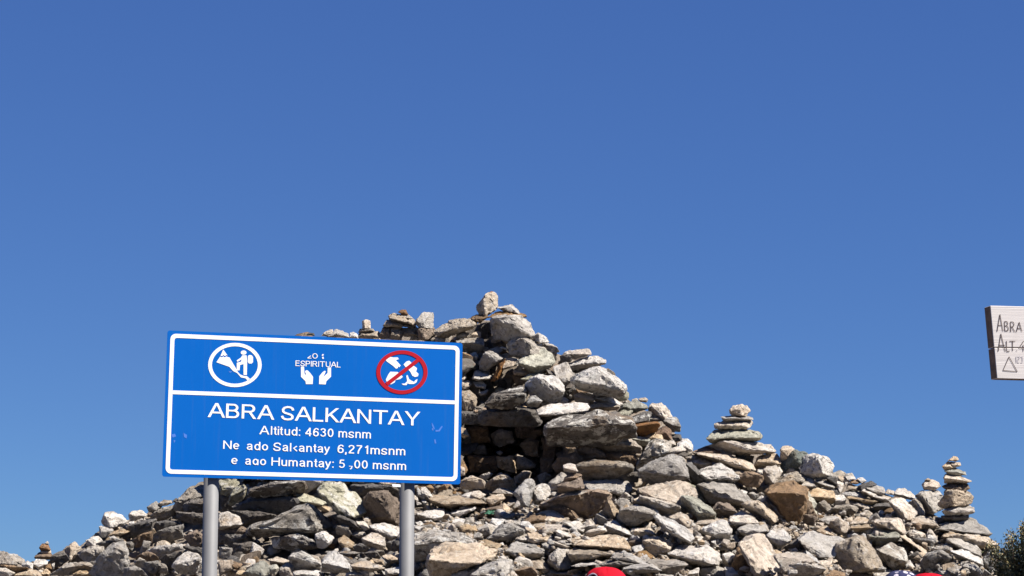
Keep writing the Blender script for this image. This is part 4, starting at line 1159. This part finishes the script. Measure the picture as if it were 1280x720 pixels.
# ------------------------------------------------------------------ white painted wooden sign at the right edge
WY = 7.4
wood = empty('wooden_sign', Vector((P(1300, 430, WY).x, WY, 0)))
tag(wood, 'white wooden board sign with thin black lettering at the right edge', 'sign')
def wood_mat():
    m, n, l, b = nodemat('white_painted_wood')
    geo = n.new('ShaderNodeNewGeometry'); mp = n.new('ShaderNodeMapping'); mp.inputs['Scale'].default_value = (2, 2, 60); l.new(geo.outputs['Position'], mp.inputs[0])
    f_ = noisetex(n, l, mp.outputs[0], 3, 6); g = noisetex(n, l, geo.outputs['Position'], 14, 8, .7)
    c = mixcol(n, l, ramp(n, l, f_, [(0.4, 0.0), (0.8, 0.35)]), (0.60, 0.56, 0.535), (0.40, 0.35, 0.32))
    c = mixcol(n, l, ramp(n, l, g, [(0.6, 0.0), (0.75, 0.4)]), c, (0.42, 0.36, 0.33)); l.new(c, b.inputs['Base Color']); b.inputs['Roughness'].default_value = .7
    bp = n.new('ShaderNodeBump'); bp.inputs['Strength'].default_value = .4; bp.inputs['Distance'].default_value = .003; l.new(f_, bp.inputs['Height']); l.new(bp.outputs[0], b.inputs['Normal'])
    return m
WP = wood_mat(); WE = plain('shaded_wood_edge', (0.17, 0.115, 0.08), .85, 0, .2, .25, 30, .3)  # edge: brown wood with its shade put into the colour; lit top stays white
INK = plain('black_hand_paint', (0.075, 0.05, 0.045), .7, 0, .3, .1); FADED = plain('faded_hand_paint', (0.52, 0.49, 0.50), .8, 0, .2, .15)
DBLUE = plain('dark_blue_post_paint', (0.03, 0.05, 0.11), .55, 0, .4, .15, 12)
def W3(px, py, w_=0.0):
    p = P(px, py, WY); return Vector((p.x, p.y - w_, p.z))
TH = 0.052
def plank(q, name):
    a = [W3(x, y) for x, y in q]
    b = [p + Vector((-.010, TH, 0)) for p in a]
    me_v = [x - wood.location for x in a + b]
    o = mesh_obj(name, me_v, [(0, 1, 2, 3), (7, 6, 5, 4), (0, 4, 5, 1), (1, 5, 6, 2), (2, 6, 7, 3), (3, 7, 4, 0)], WP, None); o.parent = wood
    o.data.materials.append(WE)
    bm = bmesh.new(); bm.from_mesh(o.data); bmesh.ops.recalc_face_normals(bm, faces=bm.faces)
    bm.faces.ensure_lookup_table()
    for k in (5, 4, 3, 1): bm.faces[k].material_index = 1
    bmesh.ops.bevel(bm, geom=list(bm.edges), offset=.0015, segments=1, affect='EDGES'); bm.to_mesh(o.data); bm.free(); return o
plank([(1237.8, 382), (1400, 386), (1401.5, 436.0), (1242.6, 433.8)], 'board')
plank([(1242.9, 434.8), (1401.5, 437.0), (1404, 477), (1246.4, 473)], 'board')
for xx in (1293, 1378):
    p = W3(xx, 430, -TH - .035)
    tube('post', Vector((p.x, p.y, -.2)), Vector((p.x, p.y, W3(xx, 388).z)), .0145, DBLUE, wood)
def stroke(segs, name, mat=INK, wd=.95):
    bm = bmesh.new()
    for (x0, y0, x1, y1) in segs:
        L = math.hypot(x1 - x0, y1 - y0); nx, ny = -(y1 - y0) / L * wd / 2, (x1 - x0) / L * wd / 2
        vs = [bm.verts.new(W3(a, b, .0014) - wood.location) for a, b in ((x0 + nx, y0 + ny), (x1 + nx * .8, y1 + ny * .8), (x1 - nx * .8, y1 - ny * .8), (x0 - nx, y0 - ny))]
        bm.faces.new(vs)
    bmesh.ops.recalc_face_normals(bm, faces=bm.faces)
    me = bpy.data.meshes.new(name); bm.to_mesh(me); bm.free(); me.materials.append(mat)
    o = bpy.data.objects.new(name, me); link(o, wood); return o
def hz(s, ox=1200, oy=360, k=5.14):
    out = []
    for chain in s.split('/'):
        p = [tuple(float(c) for c in t.split(',')) for t in chain.split()]
        out += [(ox + a[0] / k, oy + a[1] / k, ox + b[0] / k, oy + b[1] / k) for a, b in zip(p, p[1:])]
    return out
stroke(hz('238,280 256,170 276,278/243,240 270,240'), 'letter')
stroke(hz('288,275 286,215 300,215 306,228 302,242 287,245/302,245 311,258 308,274 288,277'), 'letter')
stroke(hz('326,282 324,218 340,218 347,232 342,248 325,250/334,250 352,282'), 'letter')
stroke(hz('362,282 380,220 398,280/368,260 393,260'), 'letter')
stroke(hz('245,408 262,294 290,408/252,368 288,370'), 'letter')
stroke(hz('298,340 300,408 320,406'), 'letter')
stroke(hz('318,342 356,342/337,342 338,406'), 'letter')
stroke(hz('362,402 366,406'), 'full_stop')
stroke(hz('408,342 380,385 430,386/405,366 406,408'), 'number')
stroke(hz('315,442 276,530 368,538 315,442'), 'triangle', wd=.9)
stroke(hz('362,438 362,478/370,440 382,440 382,456 370,458 370,478 382,478/390,442 402,442 402,478 390,478'), 'faded_writing', FADED)

# ------------------------------------------------------------------ people whose caps show at the bottom edge
SKIN = plain('skin', (0.42, 0.24, 0.16), .55, 0, .4, .06, 8)
HAIR = plain('dark_hair', (0.02, 0.014, 0.01), .5, 0, .4, .3, 60, .4)
def skinned(name, verts, edges, radii, mat, parent, root=0, sub=2):
    me = bpy.data.meshes.new(name); me.from_pydata(verts, edges, []); me.materials.append(mat)
    o = bpy.data.objects.new(name, me); link(o, parent)
    m = o.modifiers.new('skin', 'SKIN'); s = o.modifiers.new('sub', 'SUBSURF'); s.levels = sub; s.render_levels = sub
    for i, r in enumerate(radii): me.skin_vertices[0].data[i].radius = r if isinstance(r, tuple) else (r, r)
    me.skin_vertices[0].data[root].use_root = True
    m.use_smooth_shade = True
    return o
def person(px, py_top, Y, label, jacket, trousers, rz, h_cap=0.02):
    top = P(px, py_top, Y); hh = top.z - h_cap          # crown of the head
    s = hh / 1.72
    root = empty('person', Vector((top.x, top.y, 0))); root.rotation_euler = (0, 0, rz)
    tag(root, label, 'person', 'people standing below the bottom edge of the photo')
    V, E, Rr = [], [], []
    def add(p, r, par=None):
        V.append(tuple(c * s for c in p)); Rr.append(tuple(c * s for c in r) if isinstance(r, tuple) else r * s)
        if par is not None: E.append((par, len(V) - 1))
        return len(V) - 1
    pel = add((0, 0, .93), (.15, .11)); wa = add((0, 0, 1.08), (.13, .10), pel); ch = add((0, 0, 1.28), (.16, .115), wa)
    nb = add((0, .0, 1.43), (.07, .07), ch); nk = add((0, -.01, 1.49), (.055, .06), nb); jw = add((0, -.015, 1.555), (.062, .075), nk)
    hd = add((0, -.005, 1.63), (.074, .095), jw); cr = add((0, .005, 1.685), (.05, .07), hd)
    for sx in (-1, 1):
        sh = add((sx * .17, 0, 1.40), .055, ch); el = add((sx * .24, .02, 1.12), .042, sh); wr = add((sx * .25, -.07, .88), .027, el)
        pm = add((sx * .25, -.09, .81), (.022, .036), wr)
        for k, (dy, ln) in enumerate(((-.03, .075), (-.01, .085), (.01, .08), (.028, .06))):
            a = add((sx * .25, -.095 + dy, .775), .0095, pm); b = add((sx * .243, -.10 + dy, .775 - ln * .55), .0085, a); add((sx * .232, -.10 + dy, .775 - ln), .0075, b)
        a = add((sx * .235, -.125, .815), .011, pm); add((sx * .225, -.145, .775), .009, a)
        hp = add((sx * .09, 0, .86), .088, pel); kn = add((sx * .10, -.01, .48), .058, hp); an = add((sx * .11, .02, .09), .038, kn); add((sx * .12, -.12, .035), (.04, .03), an)
    skinned('body', V, E, Rr, SKIN, root)
    # clothes follow the body
    def cloth(name, chain, mat):
        v_, e_, r_ = [], [], []
        for p, r, par in chain:
            v_.append(tuple(c * s for c in p)); r_.append(tuple(c * s for c in r) if isinstance(r, tuple) else r * s)
            if par is not None: e_.append((par, len(v_) - 1))
        skinned(name, v_, e_, r_, mat, root)
    cloth('jacket', [((0, 0, .90), (.175, .135), None), ((0, 0, 1.08), (.155, .125), 0), ((0, 0, 1.28), (.185, .14), 1), ((0, 0, 1.43), (.09, .09), 2)] +
          [q for sx in (-1, 1) for q in (((sx * .17, 0, 1.39), .075, 2), ((sx * .24, .02, 1.12), .06, 4 if sx < 0 else 7), ((sx * .25, -.065, .90), .042, 5 if sx < 0 else 8))], jacket)
    cloth('trousers', [((0, 0, .93), (.165, .125), None)] + [q for sx in (-1, 1) for q in (((sx * .09, 0, .84), .105, 0), ((sx * .10, -.01, .48), .078, 1 if sx < 0 else 4), ((sx * .11, .02, .12), .062, 2 if sx < 0 else 5))], trousers)
    # face: nose, eyes, ears
    def blob(name, c, r, mat, n=10):
        bm = bmesh.new(); bmesh.ops.create_uvsphere(bm, u_segments=n * 2, v_segments=n, radius=1)
        for q in bm.verts: q.co = Vector((q.co.x * r[0] + c[0], q.co.y * r[1] + c[1], q.co.z * r[2] + c[2])) * s
        me = bpy.data.meshes.new(name); bm.to_mesh(me); bm.free(); me.materials.append(mat)
        me.polygons.foreach_set('use_smooth', [True] * len(me.polygons)); o = bpy.data.objects.new(name, me); link(o, root); return o
    blob('nose', (0, -.108, 1.595), (.014, .02, .024), SKIN)
    for sx in (-1, 1):
        blob('eye', (sx * .03, -.088, 1.62), (.013, .012, .009), EYEM); blob('ear', (sx * .08, .01, 1.60), (.012, .02, .03), SKIN)
    blob('mouth', (0, -.094, 1.555), (.024, .008, .006), LIP)
    blob('hair', (0, .008, 1.612), (.083, .094, .084), HAIR)
    return root, s, hh
EYEM = plain('eye_white', (0.7, 0.7, 0.68), .3); LIP = plain('lips', (0.4, 0.14, 0.12), .5)
RCAP = plain('red_cap_cloth', (0.36, 0.006, 0.016), .85, 0, .08, .12, 70, .25)
PIPE = plain('pale_piping', (0.45, 0.40, 0.46), .7); NAVY = plain('navy_cloth', (0.015, 0.018, 0.06), .8, 0, .2, .2, 50, .3)
DRED = plain('dark_red_lining', (0.10, 0.004, 0.012), .85, 0, .15, .2, 50)
JK = [plain('jacket_cloth_red', (0.3, .03, .03), .8, 0, .2, .1), plain('jacket_cloth_blue', (0.03, .06, .2), .8, 0, .2, .1), plain('jacket_cloth_grey', (0.12, .12, .13), .8, 0, .2, .1)]
TR = plain('dark_trousers', (0.03, .03, .035), .85, 0, .2, .1)
def knit():
    m, n, l, b = nodemat('navy_white_knit'); tc = n.new('ShaderNodeTexCoord')
    vo = n.new('ShaderNodeTexVoronoi'); vo.inputs['Scale'].default_value = 28; l.new(tc.outputs['Object'], vo.inputs['Vector'])
    c = mixcol(n, l, ramp(n, l, vo.outputs['Distance'], [(0.28, 1.0), (0.36, 0.0)]), (0.010, 0.012, 0.055), (0.42, 0.39, 0.43)); l.new(c, b.inputs['Base Color']); b.inputs['Roughness'].default_value = .9
    return m
KNIT = knit()
def dome(root, s, hh, mat, rx, ry, rz_, panels=6, name='cap', arch=False):
    """six-panel crown with sewn seams, open front arch for a strap when asked"""
    v_, f_ = [], []; N, Mr = 72, 18
    for j in range(Mr + 1):
        ph = math.pi / 2 * j / Mr
        for i in range(N):
            th = 2 * math.pi * i / N
            seam = 1 - .022 * math.exp(-((((th * panels / (2 * math.pi)) % 1) - .5) / .03) ** 2) * math.cos(ph) ** .3
            k = math.cos(ph) ** .72 if ph < 1.55 else 0
            v_.append(((rx * k * seam * math.cos(th)), (ry * k * seam * math.sin(th)) + .005, (hh - .105) + rz_ * math.sin(ph) * seam + .003 * noise.noise(Vector((th * 2, ph * 4, s)))))
    for j in range(Mr):
        for i in range(N):
            th = 2 * math.pi * (i + .5) / N; ph = math.pi / 2 * (j + .5) / Mr
            if arch:
                da = (th - math.radians(228) + math.pi) % (2 * math.pi) - math.pi
                if (da / .50) ** 2 + (ph / .80) ** 2 < 1: continue
            f_.append((j * N + i, j * N + (i + 1) % N, (j + 1) * N + (i + 1) % N, (j + 1) * N + i))
    o = mesh_obj(name, v_, f_, mat, None, smooth=True); o.parent = root
    m = o.modifiers.new('solid', 'SOLIDIFY'); m.thickness = .003
    return o
def arc_piping(root, hh, rx, ry, rz_, cap):
    v_, f_ = [], []; n = 30
    for k in range(n + 1):
        a = math.pi * k / n; da = .50 * math.cos(a); ph = .80 * math.sin(a); th = math.radians(228) + da
        kk = math.cos(ph) ** .72
        for dr, dz in ((1.005, -.002), (1.035, 0), (1.03, .005), (1.0, .004)):
            v_.append((rx * kk * math.cos(th) * dr, ry * kk * math.sin(th) * dr + .005, hh - .105 + rz_ * math.sin(ph) + dz))
    for k in range(n):
        for j in range(4): f_.append((k * 4 + j, k * 4 + (j + 1) % 4, (k + 1) * 4 + (j + 1) % 4, (k + 1) * 4 + j))
    o = mesh_obj('piping', v_, f_, PIPE, None, smooth=True); o.parent = cap
def brim(root, hh, mat, cap, rx, ry):
    v_, f_ = [], []; n = 24
    for k in range(n + 1):
        a = math.radians(20 + 140 * k / n)
        for t in (0, .33, .66, 1):
            ext = .075 * math.sin(math.radians(180 * k / n)) * t
            v_.append(((rx + ext * .3) * math.cos(a), (ry + ext) * math.sin(a) + .005, hh - .10 - .02 * t * math.cos(math.radians(180 * k / n)) ** 2 - .01 * t))
    for k in range(n):
        for j in range(3): f_.append((k * 4 + j, k * 4 + j + 1, (k + 1) * 4 + j + 1, (k + 1) * 4 + j))
    o = mesh_obj('brim', v_, f_, mat, None, smooth=True); o.parent = cap; m = o.modifiers.new('solid', 'SOLIDIFY'); m.thickness = .004
def capbutton(cap, hh, mat):
    bm = bmesh.new(); bmesh.ops.create_uvsphere(bm, u_segments=12, v_segments=8, radius=.008)
    for q in bm.verts: q.co.z = q.co.z * .5 + hh - .002
    me = bpy.data.meshes.new('button'); bm.to_mesh(me); bm.free(); me.materials.append(mat); o = bpy.data.objects.new('button', me); link(o, cap)
r1, s1, h1 = person(757, 706.5, 8.0, 'person in a red cap with pale piping, only the cap showing at bottom centre', JK[0], TR, math.radians(180), .012)
c1 = dome(r1, s1, h1 + .012, RCAP, .094, .105, .098, arch=True); c1.rotation_euler = (0, 0, math.pi)
li = dome(r1, s1, h1 + .009, DRED, .090, .101, .096, name='lining'); li.parent = c1
c1['label'] = 'red cap with pale piping round its strap opening'
arc_piping(r1, h1 + .012, .094, .105, .098, c1); brim(r1, h1 + .012, RCAP, c1, .094, .105); capbutton(c1, h1 + .005, RCAP)
r2, s2, h2 = person(1126, 713.2, 9.6, 'person in a navy and white knitted hat, only its top showing', JK[1], TR, math.radians(160), .012)
c2 = dome(r2, s2, h2 + .012, KNIT, .096, .106, .105, 6, 'knitted_hat'); c2['label'] = 'navy and white patterned knitted hat'
r3, s3, h3 = person(1161, 714.3, 8.4, 'person in a bright red cap right of the navy knitted hat', JK[2], TR, math.radians(175), .012)
c3 = dome(r3, s3, h3 + .012, RCAP, .094, .105, .098, arch=True); c3['label'] = 'bright red cap'; c3.rotation_euler = (0, 0, math.pi)
arc_piping(r3, h3 + .012, .094, .105, .098, c3); brim(r3, h3 + .012, RCAP, c3, .094, .105)

# ------------------------------------------------------------------ shrub at the right edge and weed in the rubble
def leaf_mat(name, a, b_):
    m, n, l, b = nodemat(name); geo = n.new('ShaderNodeNewGeometry')
    c = mixcol(n, l, geo.outputs['Random Per Island'], a, b_); l.new(c, b.inputs['Base Color']); b.inputs['Roughness'].default_value = .6
    return m
LEAF = leaf_mat('shrub_leaf', (0.018, 0.028, 0.012), (0.06, 0.065, 0.026)); BUD = leaf_mat('yellow_brown_tip', (0.24, 0.17, 0.07), (0.14, 0.12, 0.045))
BARK = plain('shrub_bark', (0.10, .07, .05), .9, 0, .2, .3, 30, .4)
def shrub():
    Y = 14.6; base = P(1296, 760, Y); base.z = max(0.0, base.z - .35)
    root = empty('shrub', base); tag(root, 'dark green shrub with yellow brown tips at the right edge', 'shrub')
    r = random.Random(5); V, Fc, V2, F2, VB, FB = [], [], [], [], [], []
    def leaf(p, d, L, wd, V, Fc):
        d = d.normalized(); s_ = d.orthogonal().normalized(); s_ = Matrix.Rotation(r.uniform(0, 6.28), 3, d) @ s_; up = d.cross(s_)
        i = len(V); V += [p, p + d * L * .45 + s_ * wd + up * wd * .2, p + d * L, p + d * L * .45 - s_ * wd + up * wd * .2]; Fc += [(i, i + 1, i + 2), (i, i + 2, i + 3)]
    tips = []
    for k in range(74):
        a = r.uniform(-2.9, -.2) if k % 2 else r.uniform(0, 6.28); rad = r.uniform(.05, .42)
        tx, ty = P(1250 + 60 * r.random() ** .8, 700, Y).x, Y + r.uniform(-.3, .4)
        pxx = (tx / Y) * F + 640
        topy = np.interp(pxx, [1243, 1252, 1262, 1272, 1285, 1310], [700, 676, 664, 660, 655, 640])
        tz = P(pxx, topy + r.random() ** 1.5 * 70, Y).z
        tips.append((Vector((tx, ty, tz)), r))
    for tip, _ in tips:
        b0 = base + Vector((r.uniform(-.05, .05), r.uniform(-.05, .05), 0)); mid = b0.lerp(tip, .55) + Vector((r.uniform(-.04, .04), r.uniform(-.04, .04), -.05))
        prev = None
        for t in np.linspace(0, 1, 7):
            p = b0 * (1 - t) ** 2 + mid * 2 * t * (1 - t) + tip * t * t
            i = len(VB); rr = .009 * (1 - t) + .002
            VB += [p + Vector((rr, 0, 0)), p + Vector((-rr * .5, rr * .87, 0)), p + Vector((-rr * .5, -rr * .87, 0))]
            if prev is not None: FB += [(prev, prev + 1, i + 1, i), (prev + 1, prev + 2, i + 2, i + 1), (prev + 2, prev, i, i + 2)]
            prev = i
        for q in range(280):
            t = r.uniform(.35, 1); p = b0 * (1 - t) ** 2 + mid * 2 * t * (1 - t) + tip * t * t + Vector((r.gauss(0, .025), r.gauss(0, .025), r.gauss(0, .02)))
            leaf(p, Vector((r.gauss(0, 1), r.gauss(0, 1), r.gauss(.9, .8))), r.uniform(.018, .036), r.uniform(.004, .008), V, Fc)
        for q in range(26):
            p = tip + Vector((r.gauss(0, .018), r.gauss(0, .018), r.gauss(-.005, .02))); leaf(p, Vector((r.gauss(0, .8), r.gauss(0, .8), 1)), r.uniform(.014, .028), r.uniform(.004, .007), V2, F2)
    mk = lambda nm, vv, ff, mt: setattr(mesh_obj(nm, [x - base for x in vv], ff, mt, None), 'parent', root)
    mk('branches', VB, FB, BARK); mk('foliage', V, Fc, LEAF); mk('leaf_tips', V2, F2, BUD)
shrub()
def weed():
    p0 = P(612, 643, D(612, 643) - .1); r = random.Random(9); V, Fc = [], []
    for q in range(70):
        p = p0 + Vector((r.gauss(0, .018), r.gauss(0, .02), abs(r.gauss(0, .012)))); d = Vector((r.gauss(0, 1), r.gauss(0, 1), r.uniform(.2, 1))).normalized()
        s_ = d.orthogonal().normalized(); i = len(V); L = r.uniform(.012, .025); V += [p, p + d * L * .5 + s_ * .005, p + d * L, p + d * L * .5 - s_ * .005]; Fc += [(i, i + 1, i + 2), (i, i + 2, i + 3)]
    o = mesh_obj('weed', V, Fc, leaf_mat('weed_leaf', (0.02, .11, .06), (0.05, .17, .10)), loc=p0); tag(o, 'small green weed growing among the pale stones right of the sign pole', 'plant')
weed()
